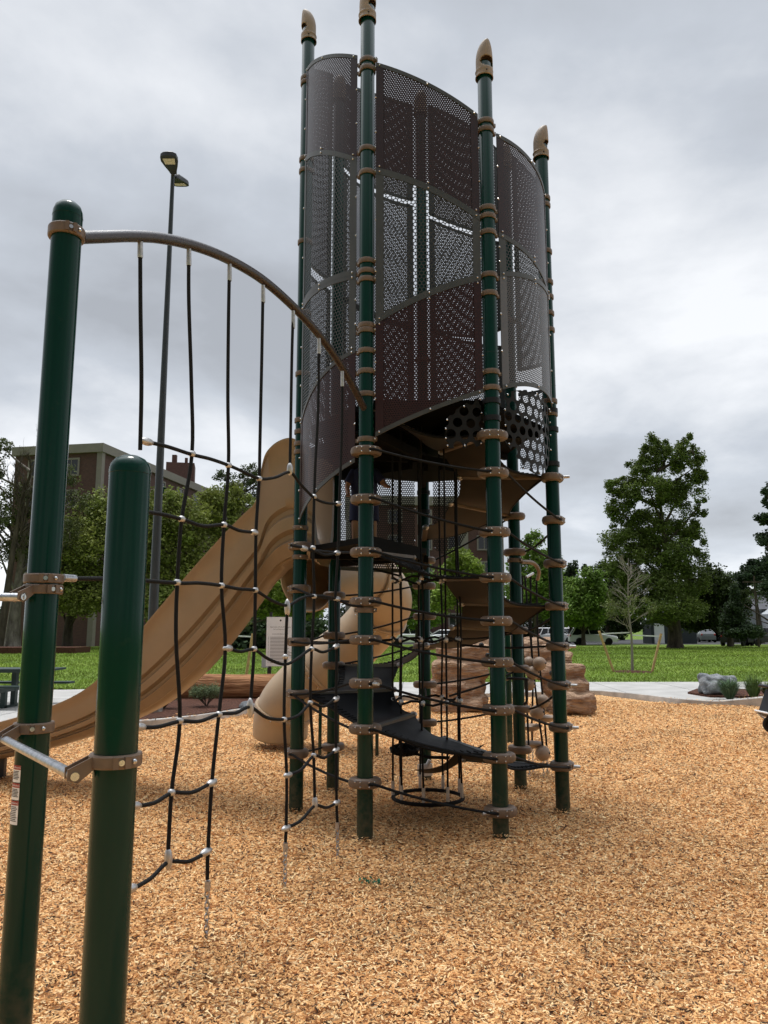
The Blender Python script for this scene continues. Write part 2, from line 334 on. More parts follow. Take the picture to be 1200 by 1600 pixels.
# ------------------------------------------------------------------ ground, path, beds
e1px = [(-500, 1146), (-100, 1142), (60, 1140), (225, 1138), (300, 1130), (390, 1115), (450, 1102), (560, 1094), (700, 1091), (800, 1088), (930, 1084), (1000, 1091), (1050, 1098), (1110, 1103), (1200, 1105), (1330, 1102), (1700, 1098)]
e2px = [(-500, 1084), (120, 1083), (260, 1077), (480, 1071), (1200, 1070), (1700, 1070)]
E1 = [G(*p) for p in e1px]; E2 = [G(*p) for p in e2px]
def interp(E, x): return float(np.interp(x, [p.x for p in E], [p.y for p in E]))
PB = [(-.78, 7.11), (-.148, 6.235), (.903, 6.235), (1.584, 7.11), (1.40, 8.2), (.45, 8.62), (-.52, 8.1), (-1.402, 3.17), (-.809, 2.40)]
def hgt(x, y): return .022 * np.sin(1.7 * x + .9 * y) * np.sin(1.1 * y - .6 * x + 1) + .012 * np.sin(4.1 * x + 1.3 * y + 2) + .007 * np.sin(7.3 * y - 2.9 * x) + sum(.035 * np.exp(-((x - a) ** 2 + (y - b) ** 2) / .018) for a, b in PB) - .05 * np.exp(-((x - .4) ** 2 + (y - 7.3) ** 2) / .9) - .03 * np.exp(-((x - 1.9) ** 2 + (y - 4.1) ** 2) / .4)
def sheet(name, x0, x1, nx, fy0, fy1, ny, zf, m, kind='structure'):
    xs = np.linspace(x0, x1, nx); vs = []; fs = []
    for x in xs:
        a, b = fy0(x), fy1(x)
        for j in range(ny): y = a + (b - a) * j / (ny - 1); vs.append((x, y, zf(x, y)))
    for i in range(nx - 1):
        for j in range(ny - 1): fs.append((i * ny + j, (i + 1) * ny + j, (i + 1) * ny + j + 1, i * ny + j + 1))
    o = MB().add(vs, fs).build(name, m, None, 180); tag(o, kind=kind); return o
sheet('play_surface_ground', -14, 18, 160, lambda x: -5, lambda x: interp(E1, x) + .2, 110, lambda x, y: float(hgt(x, y)) - .012, M['chipground'])
base = MB().box((0, 600, -.33), (3000, 1800, .2)).build('ground', M['lawn'], None, 0); tag(base, kind='structure')
sheet('lawn', -420, 420, 120, lambda x: interp(E2, max(-16, min(26, x))), lambda x: 900, 2, lambda x, y: .075, M['lawn'])
pth = MB(); xs = np.linspace(-16, 26, 90)
for i in range(len(xs) - 1):
    a, b = xs[i], xs[i + 1]
    pth.prism([(a, interp(E1, a) + .1), (b, interp(E1, b) + .1), (b, interp(E2, b) + .02), (a, interp(E2, a) + .02)], -.15, .085)
o = pth.build('path', M['concrete'], None, 0); tag(o, kind='structure')
jt = MB()
for x in np.arange(-14, 24, 1.8): jt.beam((x, interp(E1, x) + .3, .0855), (x + .15, interp(E2, x) - .02, .0855), .012, .003)
jt.beam((-14, 17.0, .0855), (-4.9, 17.2, .0855), .012, .003)
o = jt.build('path_joint', M['dark'], None, 0); tag(o, kind='structure')
# parking lot and street behind the lawn
o = MB().box((8, 92, .03), (120, 34, .1)).build('car_park', M['asphalt'], None, 0); tag(o, kind='structure')
# kerb round the play surface
hk = lambda x: float(np.interp(x, [-14, -3.5, -2.2, 0, 4.5, 5.3, 7.0, 8.2, 26], [.12, .12, .10, .09, .09, .088, .10, .24, .26]))
rows = []
xs = np.linspace(-14, 20, 140)
for x in xs:
    y = interp(E1, x); h = hk(x); dy = .16
    rows.append([(x, y - .0, -.1), (x, y, h - .01), (x, y + .012, h), (x, y + dy, h), (x, y + dy + .01, -.1)])
tag(MB().loft(rows, True, True).build('kerb', M['kerb'], None, 30), kind='structure')
bedL = [G(216, 1134), G(300, 1126), G(392, 1111), G(440, 1100), G(520, 1090), G(500, 1079), G(300, 1080), G(228, 1092), G(216, 1105)]
tag(MB().prism([(p.x, p.y) for p in bedL], 0, .104).build('planting_bed', M['mulch'], None, 0), kind='structure')
bedR = [G(1075, 1090), G(1110, 1096), G(1200, 1098), G(1400, 1096), G(1400, 1086), G(1200, 1085), G(1090, 1084)]
tag(MB().prism([(p.x, p.y) for p in bedR], 0, .13).build('planting_bed.001', M['mulch'], None, 0), kind='structure')
tag(MB().prism([(-33, 47), (-19, 48), (-19, 50.5), (-33, 50)], 0, .45).build('planting_bed.002', M['mulch'], None, 0), kind='structure')

# loose wood chips
def scatter_chips():
    parts = []
    for (y0, y1, dens, sc) in ((1.3, 3.6, 7600, .95), (3.6, 5.6, 6400, 1.0), (5.6, 8.5, 4300, 1.1), (8.5, 12.5, 1900, 1.35), (12.5, 17.5, 900, 1.6)):
        hw0, hw1 = .52 * y1 + .5, 0
        n = int(dens * (y1 - y0) * 2 * hw0); x = RNG.uniform(-hw0, hw0, n); y = RNG.uniform(y0, y1, n)
        k = np.abs(x) < .52 * y + .5; x, y = x[k], y[k]
        lim = np.interp(x, [p.x for p in E1], [p.y for p in E1]); k = y < lim - .02 + np.where(RNG.uniform(0, 1, len(x)) < .35, RNG.exponential(.16, len(x)), 0); parts.append((x[k], y[k], np.full(k.sum(), sc)))
    x = np.concatenate([p[0] for p in parts]); y = np.concatenate([p[1] for p in parts]); sc = np.concatenate([p[2] for p in parts]); n = len(x)
    ln = (RNG.gamma(5, .0042, n) + .006) * sc * .45; w = (RNG.uniform(.005, .0105, n)) * sc * .62; yaw = RNG.uniform(0, PI * 2, n)
    pit = RNG.normal(0, .30, n); rol = RNG.normal(0, .42, n); z = hgt(x, y) + RNG.uniform(-.002, .020, n); z = np.where(y > np.interp(x, [p.x for p in E1], [p.y for p in E1]) - .01, np.interp(x, [-14, -3.5, -2.2, 0, 4.5, 5.3, 7.0, 8.2, 26], [.12, .12, .10, .09, .09, .088, .10, .24, .26]) + .006, z)
    ridge = RNG.uniform(.12, .5, n) * w; c1, s1 = np.cos(yaw), np.sin(yaw)
    ax = np.stack([c1 * np.cos(pit), s1 * np.cos(pit), np.sin(pit)], 1); bx = np.stack([-s1 * np.cos(rol), c1 * np.cos(rol), np.sin(rol)], 1)
    nx = np.cross(ax, bx); nx /= np.linalg.norm(nx, axis=1)[:, None]; c = np.stack([x, y, z], 1)
    t1 = RNG.uniform(.5, 1, n)[:, None]; t2 = RNG.uniform(.5, 1, n)[:, None]; A = ax * ln[:, None]; B = bx * w[:, None]; Nn = nx * ridge[:, None]
    V = np.stack([c - A * t1 - B * .7, c + A * t2 - B * .8, c - A - B * 0 + Nn, c + A + Nn * .6, c - A * t2 + B * .8, c + A * t1 + B * .7], 1)
    idx = np.arange(n)[:, None] * 6; Fq = np.concatenate([idx + np.array([[0, 1, 3, 2]]), idx + np.array([[2, 3, 5, 4]])], 0)
    pal = np.array([c_[0] for c_ in CHIP]); pr = np.array([c_[1] for c_ in CHIP]); ci = RNG.choice(len(pal), n, p=pr / pr.sum())
    pn = np.sin(2.1 * x + 1.4 * y) + np.sin(3.7 * x - 2.9 * y + 2) + np.sin(5.3 * x + 6.1 * y + 1) * .7 + np.sin(11 * x - 7 * y) * .4 + np.sin(1.1 * x - .6 * y + 4)
    patch = np.where(RNG.uniform(0, 1, n) < np.clip(pn * .22 - .12, 0, .5), .62, 1.0)
    C = pal[ci] * RNG.uniform(.78, 1.12, (n, 1)) * patch[:, None]; C = np.repeat(np.clip(C, 0, .95), 6, 0)
    o = np_mesh('wood_chips', V, Fq, C, M['chips'], kind='stuff'); tag(o, 'loose tan wood chips covering the play area', 'wood chips')
scatter_chips()
def scatter_grass():
    n = 130000; y = 17 + RNG.uniform(0, 1, n) ** 1.5 * 48; x = RNG.uniform(-.56, .56, n) * y; lim = np.interp(x, [p.x for p in E2], [p.y for p in E2]); k = y > lim + .02
    x, y = x[k], y[k]; n = len(x); a = RNG.uniform(0, 2 * PI, n); h = RNG.uniform(.02, .05, n) * (1 + y / 60); w = .008 * (1 + y / 18)
    c = np.stack([x, y, np.full(n, .07)], 1); d = np.stack([np.cos(a), np.sin(a), a * 0], 1) * w[:, None]; ln = RNG.normal(0, .025, (n, 3)); ln[:, 2] = h
    V = np.stack([c - d, c + d, c + ln + d * .2, c + ln - d * .2], 1); Fq = np.arange(n)[:, None] * 4 + np.arange(4)[None]
    C = np.array([[.20, .295, .050]]) * RNG.uniform(.55, 1.5, (n, 1)) * (1 + .25 * np.sin(x * .5 + 1) * np.sin(y * .9))[:, None] + np.array([[.03, .01, 0]]) * RNG.uniform(0, 1, (n, 1))
    o = np_mesh('grass', V, Fq, np.repeat(np.clip(C, 0, 1), 4, 0), M['blade'], kind='stuff'); tag(o, 'mown green lawn grass behind the path', 'grass')
scatter_grass()

# ------------------------------------------------------------------ tower
PR = .0635
POST = {k: Vector(v) for k, v in dict(A=(-.78, 7.11, 0), B=(-.148, 6.235, 0), C=(.903, 6.235, 0), D=(1.584, 7.11, 0), E=(1.40, 8.2, 0), F=(.45, 8.62, 0), G=(-.52, 8.1, 0)).items()}
ORD = 'ABCDEFG'; CT = Vector((.41, 7.36, 0))
tower = thing('play_tower', (CT.x, CT.y, 0), 'tall round playground tower of green posts and perforated brown panels, with spiral rubber steps inside', 'play tower')
topz = dict(A=zat(7.11, 66) + .15, B=zat(6.17, 25) + .15, C=zat(6.17, 115) + .15, D=zat(7.05, 243) + .15, E=7.0, F=8.0, G=7.8)
def clamp_collar(mb, c, z, outdir, hh=.021, r=PR):
    a = math.atan2(outdir[1], outdir[0])
    mb.lathe((c.x, c.y, z), [(r + .001, -hh), (r + .009, -hh), (r + .011, -hh + .005), (r + .011, hh - .005), (r + .009, hh), (r + .001, hh)], 24)
    for sgn in (1, -1):
        d = Vector((math.cos(a + sgn * PI / 2), math.sin(a + sgn * PI / 2), 0)); q = Vector((c.x, c.y, z)) + d * (r + .018)
        mb.box(q, (.03, .026, hh * 1.6), a + sgn * PI / 2); mb.ball(q - Vector((0, .016, 0)), .008, 8, 5, mi=1)
def rope_clamp(mb, c, z, ang, r=PR, s=1.0):
    hh = .038 * s; prof = [(r, -hh), (r + .020, -hh), (r + .034, -hh * .7), (r + .040, 0), (r + .034, hh * .7), (r + .020, hh), (r, hh)]
    mb.lathe((c.x, c.y, z), prof, 28, 1.28, ang)
    M3 = Matrix.Rotation(ang, 3, 'Z')
    for dx in (-.075, -.035, .035, .075):
        for dz in (-.018, .018):
            rr = (r + .039); yy = -rr * math.sqrt(max(0, 1 - (dx / (rr * 1.28)) ** 2))
            if abs(dx) < .05 or dz > 0: mb.ball(Vector((c.x, c.y, z)) + M3 @ Vector((dx, yy + .001, dz)), .0068, 8, 5, mi=1)
def post_cap(c, z, r, face, parent):
    """quill-shaped hollow plastic cap with an oval opening, the post end showing inside"""
    nh, na = 36, 48; vs = []; fs = []; zs = []; R0 = r + .013
    for i in range(nh + 1):
        u = i / nh; zz_ = u * .36; zs.append(zz_); t = max(0, (zz_ - .15) / .21); k_ = math.sqrt(max(0.0, 1 - min(1, t) ** 2.3)); rr = max(.004, R0 * k_) * (1.06 if zz_ < .012 or .055 < zz_ < .062 else 1)
        ox, oy = math.cos(face) * (R0 - rr) * .8, math.sin(face) * (R0 - rr) * .8
        for k in range(na): a = 2 * PI * k / na; vs.append((c.x + ox + rr * math.cos(a), c.y + oy + rr * math.sin(a), z + zz_))
    for i in range(nh):
        for k in range(na):
            l = (k + 1) % na; a = (2 * PI * (k + .5) / na - face + PI) % (2 * PI) - PI
            if (a / 1.05) ** 2 + ((zs[i] - .125) / .055) ** 2 >= 1: fs.append((i * na + k, i * na + l, (i + 1) * na + l, (i + 1) * na + k))
    fs.append(tuple(nh * na + k for k in range(na)))
    mb = MB(); mb.add(vs, fs); mb.ball((c.x + .01, c.y - r - .014, z + .035), .008, 8, 5, mi=1)
    o = mb.build('post_cap', [M['cap'], M['dark']], parent, 50); s = o.modifiers.new('solid', 'SOLIDIFY'); s.thickness = .006; s.offset = -1
collar_rows = dict(A=[118, 125, 245, 263, 375, 486, 582, 655, 673, 692, 705, 824, 870], B=[90, 103, 229, 266, 405, 421, 434, 506, 514, 546, 578, 614, 685, 953],
    C=[186, 199, 322, 335, 360, 427, 456, 579, 604], D=[306, 317, 390, 438, 461, 487, 513, 625, 645], E=[600, 500, 875], F=[640, 700, 560], G=[650, 740, 560])
rope_rows = dict(A=[853, 920, 1003, 1085, 1178], B=[703, 779, 862, 940, 1000, 1068, 1140, 1225], C=[678, 737, 830, 902, 970, 1035, 1110, 1185, 1270],
    D=[745, 812, 880, 947, 1010, 1071, 1137, 1198], E=[806, 862, 985, 1045, 1108, 1172], F=[875, 915, 963, 1010, 1070, 1130], G=[930, 993, 1040, 1168])
tang = dict(A=-1.05, B=0.0, C=0.0, D=1.0, E=2.4, F=PI, G=-2.3)
posts = {}
for k in ORD:
    c = POST[k]; out_ = (c - CT).normalized()
    mb = MB(); t = topz[k]; mb.lathe((c.x, c.y, 0), [(PR, -.3), (PR, t - .02), (PR - .01, t), (1e-5, t + .002)], 32)
    for zj in (1.9, 3.9): mb.lathe((c.x, c.y, zj), [(PR + .0004, -.002), (PR + .0012, 0), (PR + .0004, .002)], 32)
    po = mb.build('post', M['green'], tower, 40); posts[k] = po
    for py in collar_rows[k]:
        mb = MB(); clamp_collar(mb, c, zat(c.y - PR, py), out_); mb.build('collar', [M['tan'], M['bolt']], po)
    for py in rope_rows[k]:
        mb = MB(); rope_clamp(mb, c, zat(c.y - PR, py), tang[k]); mb.build('rope_clamp', [M['tan'], M['bolt']], po)
    post_cap(c, t - .15, PR, {'A': PI + .35, 'B': -.4, 'C': -PI * .5 + .45, 'D': -.35}.get(k, 1.0), po)
for k, rows_ in (('D', (643, 672, 726)), ('C', (628, 655)), ('F', (770, 800))):
    for py in rows_:
        c = POST[k]; z = zat(c.y, py); MB().lathe((c.x, c.y, z), [(PR + .001, -.022), (PR + .012, -.022), (PR + .012, .022), (PR + .001, .022)], 24).build('strap', M['black'], posts[k])
# --- wall panels
def arc(i, j, u, dr=0):
    a, b = POST[i] - CT, POST[j] - CT; t0, t1 = math.atan2(a.y, a.x), math.atan2(b.y, b.x)
    while t1 < t0: t1 += 2 * PI
    th = t0 + (t1 - t0) * u; r = a.length + (b.length - a.length) * u + .02 + dr
    return Vector((CT.x + r * math.cos(th), CT.y + r * math.sin(th), 0))
def quad3(v, u):   # curve through the heights at 0, .5, 1
    a, b, c = v; return a * (1 - u) * (1 - 2 * u) + b * 4 * u * (1 - u) + c * u * (2 * u - 1)
def panel(i, j, top, bot, m, u0=.085, u1=.915, frame=(1, 1, 1, 1), fm='frame', px=True, fw=.038, label=None, dr=0, name='wall_panel', soft=None, bolts=True):
    n = 26; us = [u0 + (u1 - u0) * k / n for k in range(n + 1)]
    def hz(vals, u, q):
        t = (u - u0) / (u1 - u0)
        if px: return quad3([zat(arc(i, j, uu, dr).y, v) for uu, v in zip((u0, (u0 + u1) / 2, u1), vals)], t)
        return quad3(vals, t)
    mb = MB(); s_ = 0; prev = None; R_ = []
    for u in us:
        p = arc(i, j, u, dr)
        if prev is not None: s_ += (p - prev).length
        prev = p; zt, zb = hz(top, u, 0), hz(bot, u, 0); zb = min(zb, zt - .002)
        if soft: zt, zb = soft(s_, zt, zb)
        R_.append((p, s_, zt, zb))
    vs = []; 
    for q, (p, s, zt, zb) in enumerate(R_):
        for kk in range(3): z = zb + (zt - zb) * kk / 2; mb.uv[len(vs)] = (s + .3, z); vs.append((p.x, p.y, z))
    fs = [(q * 3 + a, q * 3 + 3 + a, q * 3 + 4 + a, q * 3 + 1 + a) for q in range(n) for a in range(2)]
    mb.add(vs, fs); po = mb.build(name, M[m], tower, 60)
    if label: po['label'] = label
    fb = MB(); bz = MB(); S = R_[-1][1]
    def strip(zfun, w, qs, nm=0):
        rows = []
        for q in qs:
            p, s, zt, zb = R_[q]; o_ = (Vector((p.x, p.y, 0)) - CT).normalized(); z = zfun(q); a = p + o_ * .0065; b = p - o_ * .0035
            rows.append([(a.x, a.y, z - w), (a.x, a.y, z), (b.x, b.y, z), (b.x, b.y, z - w)])
        fb.loft(rows, True, True)
    if frame[0]: strip(lambda q: R_[q][2] + .002, fw, range(n + 1))
    if frame[1]: strip(lambda q: R_[q][3] + fw - .002, fw, range(n + 1))
    for side, (q0, q1) in ((frame[2], (0, 2)), (frame[3], (n - 2, n))):
        if side:
            rows = []
            for q in range(q0, q1 + 1):
                p, s, zt, zb = R_[q]; o_ = (Vector((p.x, p.y, 0)) - CT).normalized(); a = p + o_ * .0045; b = p - o_ * .0035
                rows.append([(a.x, a.y, zb), (a.x, a.y, zt), (b.x, b.y, zt), (b.x, b.y, zb)])
            fb.loft(rows, True, True, mi=1 if side == 2 else 0)
    if bolts:
        for q in (1, n // 2, n - 1):
            p, s, zt, zb = R_[q]; o_ = (Vector((p.x, p.y, 0)) - CT).normalized()
            for z in (zt - fw / 2, zb + fw / 2): fb.ball(p + o_ * .009 + Vector((0, 0, z)), .009, 8, 5, mi=2)
        for fr in (.33, .66):
            for q in (0, n):
                p, s, zt, zb = R_[q]; o_ = (Vector((p.x, p.y, 0)) - CT).normalized(); fb.ball(p + o_ * .008 + Vector((0, 0, zb + (zt - zb) * fr)), .009, 8, 5, mi=2)
    if fb.v: fb.build('panel_frame', [M[fm], M[{'p_dark': 's_dark', 'p_grey': 's_grey'}.get(m, 's_dense')], M['bolt']], po, 30)
    return po
panel('A', 'B', (109, 88, 87), (248, 235, 247), 'p_dense', frame=(1, 0, 2, 2))
panel('A', 'B', (248, 235, 247), (482, 449, 430), 'p_big', fw=.05)
panel('A', 'B', (482, 449, 430), (664, 592, 545), 'p_big', frame=(1, 0, 1, 1))
panel('A', 'B', (664, 592, 545), (818, 768, 722), 'p_dark', frame=(1, 1, 2, 2))
panel('B', 'C', (98, 129, 179), (262, 289, 336), 'p_dense', frame=(1, 0, 2, 2))
panel('B', 'C', (262, 289, 336), (507, 463, 438), 'p_big', fw=.06)
panel('B', 'C', (507, 463, 438), (682, 643, 614), 'p_dark', frame=(0, 1, 2, 2))
panel('C', 'D', (209, 250, 307), (363, 405, 463), 'p_dense', frame=(1, 0, 2, 2))
panel('C', 'D', (363, 405, 463), (432, 440, 467), 'p_big', fw=.045, frame=(1, 1, 1, 0))
panel('C', 'D', (432, 440, 467), (608, 607, 636), 'p_grey', frame=(0, 1, 2, 2))
panel('C', 'D', (615, 612, 640), (690, 742, 700), 'p_round', u0=.12, u1=.92, frame=(0, 0, 0, 0), dr=-.03, label='black plastic panel with large round holes')
panel('B', 'C', (655, 632, 620), (700, 700, 696), 'p_round', u0=.62, u1=.92, frame=(0, 0, 0, 0), dr=-.05)
panel('D', 'E', (5.85, 6.4, 7.0), (4.2, 4.3, 4.4), 'p_inner', px=False)
panel('E', 'F', (7.15, 7.7, 8.0), (6.05, 6.3, 6.55), 'p_dense', px=False)
panel('E', 'F', (6.0, 6.25, 6.5), (4.95, 4.95, 5.1), 'p_inner', px=False)
panel('E', 'F', (4.75, 4.9, 5.1), (3.5, 3.5, 3.6), 'p_inner', px=False)
panel('D', 'E', (3.95, 4.05, 4.15), (3.1, 3.2, 3.3), 'p_low', px=False, frame=(1, 0, 0, 0))
panel('E', 'F', (3.4, 3.5, 3.3), (2.75, 2.45, 2.5), 'p_low', px=False, u0=.5, u1=.9, frame=(0, 0, 0, 0))
panel('F', 'G', (8.0, 8.05, 7.95), (6.72, 6.8, 6.9), 'p_dense', px=False)
panel('F', 'G', (6.66, 6.74, 6.84), (5.1, 5.2, 5.3), 'p_inner', px=False)
panel('F', 'G', (5.1, 5.2, 5.3), (3.4, 3.4, 3.4), 'p_inner', px=False)
panel('F', 'G', (3.32, 3.32, 3.32), (2.22, 2.22, 2.22), 'p_low', px=False, frame=(0, 1, 0, 0))
panel('G', 'A', (7.95, 7.7, 7.28), (5.4, 5.4, 5.4), 'p_dense', px=False)
panel('G', 'A', (5.3, 5.3, 5.3), (3.5, 3.5, 3.5), 'p_inner', px=False)
# --- decks
def deck(keys, z, th=.05, label=None):
    pts = [CT + (POST[k] - CT) * .93 if k != 'o' else CT for k in keys]
    mb = MB(); mb.prism([(p.x, p.y) for p in pts], z - th, z)
    for k in keys:
        if k == 'o': continue
        a = CT.lerp(POST[k], .15); b = CT.lerp(POST[k], .92); mb.beam((a.x, a.y, z - th - .035), (b.x, b.y, z - th - .035), .045, .065)
    o = mb.build('deck', M['deckm'], tower, 0); return o
deck('ABoFG', 2.36)
deck('ABCDEFG', 3.52)
deck('oEFG', 3.28)
deck('GABo', 3.3, .03)
# --- spiral rubber steps: rise .2 m per post
hz_ = dict()
steps = [('D', .385), ('C', .60), ('B', .81), ('A', 1.01), ('G', 1.22), ('F', 1.405), ('E', 1.58), ('D', 1.80), ('C', 2.01), ('B', 2.22)]
steps2 = [('F', 2.58), ('E', 2.80), ('D', 3.01), ('C', 3.21), ('B', 3.42)]
RI = .33
def inner(k, dz=0, z=0):
    d = (POST[k] - CT).normalized(); p = CT + d * RI; return Vector((p.x, p.y, z + dz))
def stair(st, tops):
    for n_, (k, z) in enumerate(st):
        a = POST[k] - (POST[k] - CT).normalized() * (PR + .01); a = Vector((a.x, a.y, z)); b = inner(k, .03, z)
        mb = MB(); mb.beam(a, b, .055, .028, 0); d = (b - a).normalized()
        mb.ball(b, .035, 10, 6, (1, 1, .8), mi=1); mb.build('step_beam', [M['frame'] if z < 1.5 else M['tan'], M['alu']], tower)
        if n_ + 1 < len(st):
            k2, z2 = st[n_ + 1]; a2 = POST[k2] - (POST[k2] - CT).normalized() * (PR + .01); a2 = Vector((a2.x, a2.y, z2)); b2 = inner(k2, .03, z2)
            nu, nv = 18, 10; top = []; 
            for i in range(nu + 1):
                u = i / nu; row = []
                for j in range(nv + 1):
                    v = j / nv; v_in = 1.0; o0 = a.lerp(a2, u); i0 = b.lerp(b2, u)
                    pull = math.sin(PI * u) * .17; pin = -math.sin(PI * u) * .05
                    t_ = pull + (1 + pin - pull) * v; p = o0.lerp(i0, t_)
                    zc_ = z + (z2 - z) * (u if v < 2 else u); p.z = zc_ + .03 * v - .085 * math.sin(PI * u) * (1 - .35 * v) + .012
                    row.append(p)
                top.append(row)
            mb = MB(); vs = [p for r_ in top for p in r_]; m_ = nv + 1
            fs = [(i * m_ + j, (i + 1) * m_ + j, (i + 1) * m_ + j + 1, i * m_ + j + 1) for i in range(nu) for j in range(nv)]
            # direction of winding decides which sheet is the top
            mb.add(vs, fs, 0); mb.add([Vector(p) - Vector((0, 0, .008)) for p in vs], [tuple(reversed(f)) for f in fs], 1)
            ml = mb.build('rubber_step', [M['rubber'], M['under']], tower, 60)
            lace = MB(); edge = [r_[0] + Vector((0, 0, .0)) for r_ in top]; lace.tube(spline([a] + edge[2:-2:3] + [a2], 5), .012, 7)
            for q in range(1, nu): 
                p = top[q][0]; lace.tube([p + Vector((0, 0, .016)), top[q][1] + Vector((0, 0, .012))], .006, 5)
            lace.build('edge_rope', M['rope'], ml)
stair(steps, 1); stair(steps2, 1)
# low sling step from the ring to the spiral
s0, s1 = P(664, 1205, 8.2), P(740, 1168, 7.3)
mb = MB(); rows = []
for i in range(11):
    t = i / 10; p = s0.lerp(s1, t); p.z -= .07 * math.sin(PI * t); w = .07 + .05 * abs(2 * t - 1); d = Vector((s1.y - s0.y, -(s1.x - s0.x), 0)).normalized() * w
    rows.append([p - d + Vector((0, 0, .02)), p + Vector((0, 0, -.02)), p + d + Vector((0, 0, .02)), p + d + Vector((0, 0, .026)), p + Vector((0, 0, -.012)), p - d + Vector((0, 0, .026))])
mb.loft(rows, True, True); mb.build('sling_step', M['under'], tower, 60)
mb = MB(); q = P(664, 1203, 8.3); mb.box(q, (.16, .04, .12), .5); mb.tube([q, q + Vector((.05, 0, .1))], .02, 8); mb.build('bracket', M['alu'], tower)
# woven knot of rope
mb = MB(); kc = P(632, 1171, 7.3)
for i in range(9):
    a = 2 * PI * i / 9; b = a + 2.3; mb.tube(spline([kc + Vector((.11 * math.cos(a), .11 * math.sin(a), .02)), kc + Vector((0, 0, .045 * (-1) ** i)), kc + Vector((.11 * math.cos(b), .11 * math.sin(b), -.03))], 4), .016, 7)
mb.tube([kc + Vector((.12 * math.cos(2 * PI * i / 20), .12 * math.sin(2 * PI * i / 20), .01 * (-1) ** i)) for i in range(20)], .019, 7, closed=True)
mb.build('rope_knot', M['rope'], tower)
mb = MB(); mb.tube(spline([kc, P(665, 1182, 7.2), P(702, 1184, 7.1)], 6), .014, 8); mb.build('rope', M['rope'], tower)
# --- ropes on the outside of the tower
def cpoint(k, py, ang_off=0): c = POST[k]; return Vector((c.x, c.y, zat(c.y - PR, py)))
def out_rope(k1, y1, k2, y2, sag=.02, rad=.0105):
    a, b = cpoint(k1, y1), cpoint(k2, y2); d = (b - a); d.z = 0; d.normalize(); o = Vector((d.y, -d.x, 0)); 
    if o.dot((a + b) / 2 - CT) < 0: o = -o
    a = a + d * .07 + o * .088; b = b - d * .07 + o * .088
    a0 = a - d * .05 - o * .0; b0 = b + d * .05
    mid = [a.lerp(b, t) - Vector((0, 0, sag * 4 * t * (1 - t))) for t in (.25, .5, .75)]
    mb = MB(); mb.tube(spline([a0, a] + mid + [b, b0], 6), rad, 9)
    for (p, q) in ((a0, a), (b0, b)): mb.tube([p, p.lerp(q, .9)], [.014, .0145], 8, mi=0)
    mb.build('rope', [M['rope'], M['alu']], tower)
for a, b in ((703, 737), (779, 830), (862, 902), (940, 970), (1000, 1035), (1068, 1110), (1140, 1185), (1225, 1270)): out_rope('B', a, 'C', b)
for a, b in ((737, 812), (830, 880), (902, 947), (970, 1010), (1035, 1071), (1110, 1137), (1185, 1198)): out_rope('C', a, 'D', b)
for a, b in ((853, 862), (920, 940), (1003, 1000), (1085, 1068), (1085, 1140), (1178, 1225)): out_rope('A', a, 'B', b)
for a, b in ((812, 862), (947, 985), (1071, 1108)): out_rope('D', a, 'E', b, .04)
for a, b in ((1045, 1070), (1108, 1130), (985, 1010), (806, 875)): out_rope('E', a, 'F', b)
for a, b in ((963, 993), (1010, 1040), (915, 930)): out_rope('F', a, 'G', b)
for a, b in ((930, 920), (993, 1003), (1168, 1178)): out_rope('G', a, 'A', b)
for k in ('C', 'B', 'D'):
    for py in ({'C': (1270,), 'B': (1068,), 'D': (1071, 1137, 1198, 1010, 745)}[k]):
        c = cpoint(k, py); d = Vector((-.12, -.05, 0)) if k == 'C' else Vector((.085, -.09, 0)) if k == 'B' else Vector((.12, -.03, 0))
        mb = MB(); mb.tube([c + d * .8 + Vector((0, -.03, 0)), c + d * 1.25 + Vector((0, -.03, 0))], [.016, .013], 10); mb.build('rope_end_fitting', M['alu'], posts[k])
# --- inner rope cage
rc = Vector((.395, 7.22, 0)); RR = .315
mb = MB(); mb.tube([rc + Vector((RR * math.cos(2 * PI * i / 40), RR * math.sin(2 * PI * i / 40), .10)) for i in range(40)], .017, 8, closed=True); mb.build('ring', M['rope'], tower)
for zr in (.95, 1.5, 2.05):
    mb = MB(); mb.tube([rc + Vector((RR * math.cos(2 * PI * i / 30), RR * math.sin(2 * PI * i / 30), zr + .02 * math.sin(i * 1.3))) for i in range(30)], .011, 7, closed=True)
    for i in range(9):
        a = .35 + i * 2 * PI / 9; mb.ball(rc + Vector((RR * math.cos(a), RR * math.sin(a), zr)), .023, 8, 6, (1, 1, 1.3), mi=1)
    mb.build('ring', [M['rope'], M['alu']], tower)
for i in range(9):
    a = .35 + i * 2 * PI / 9; p = rc + Vector((RR * math.cos(a), RR * math.sin(a), 0)); w = random.uniform(-.012, .012)
    mb = MB(); mb.tube(spline([p + Vector((0, 0, .22)), p + Vector((w, 0, .8)), p + Vector((-w, w, 1.6)), p + Vector((w, 0, 2.5)), p + Vector((0, 0, 3.45))], 5), .0095, 7)
    mb.tube([p + Vector((0, 0, .12)), p + Vector((0, 0, .24))], .015, 8, mi=1); mb.build('rope', [M['rope'], M['alu']], tower)
# spokes from cage to posts
for (k, py, z2) in (('F', 920, 2.05), ('G', 1000, 1.5), ('E', 1050, .97), ('F', 1075, .95), ('E', 990, 1.5), ('A', 1003, 1.5), ('D', 1010, 1.45), ('G', 868, 2.1)):
    c = cpoint(k, py); d = (c - rc); d.z = 0; d.normalize(); a = c - d * .07; b = rc + d * RR; b.z = z2
    mb = MB(); mb.tube(spline([a, a.lerp(b, .5) - Vector((0, 0, .02)), b], 6), .0105, 8); mb.build('rope', M['rope'], tower)
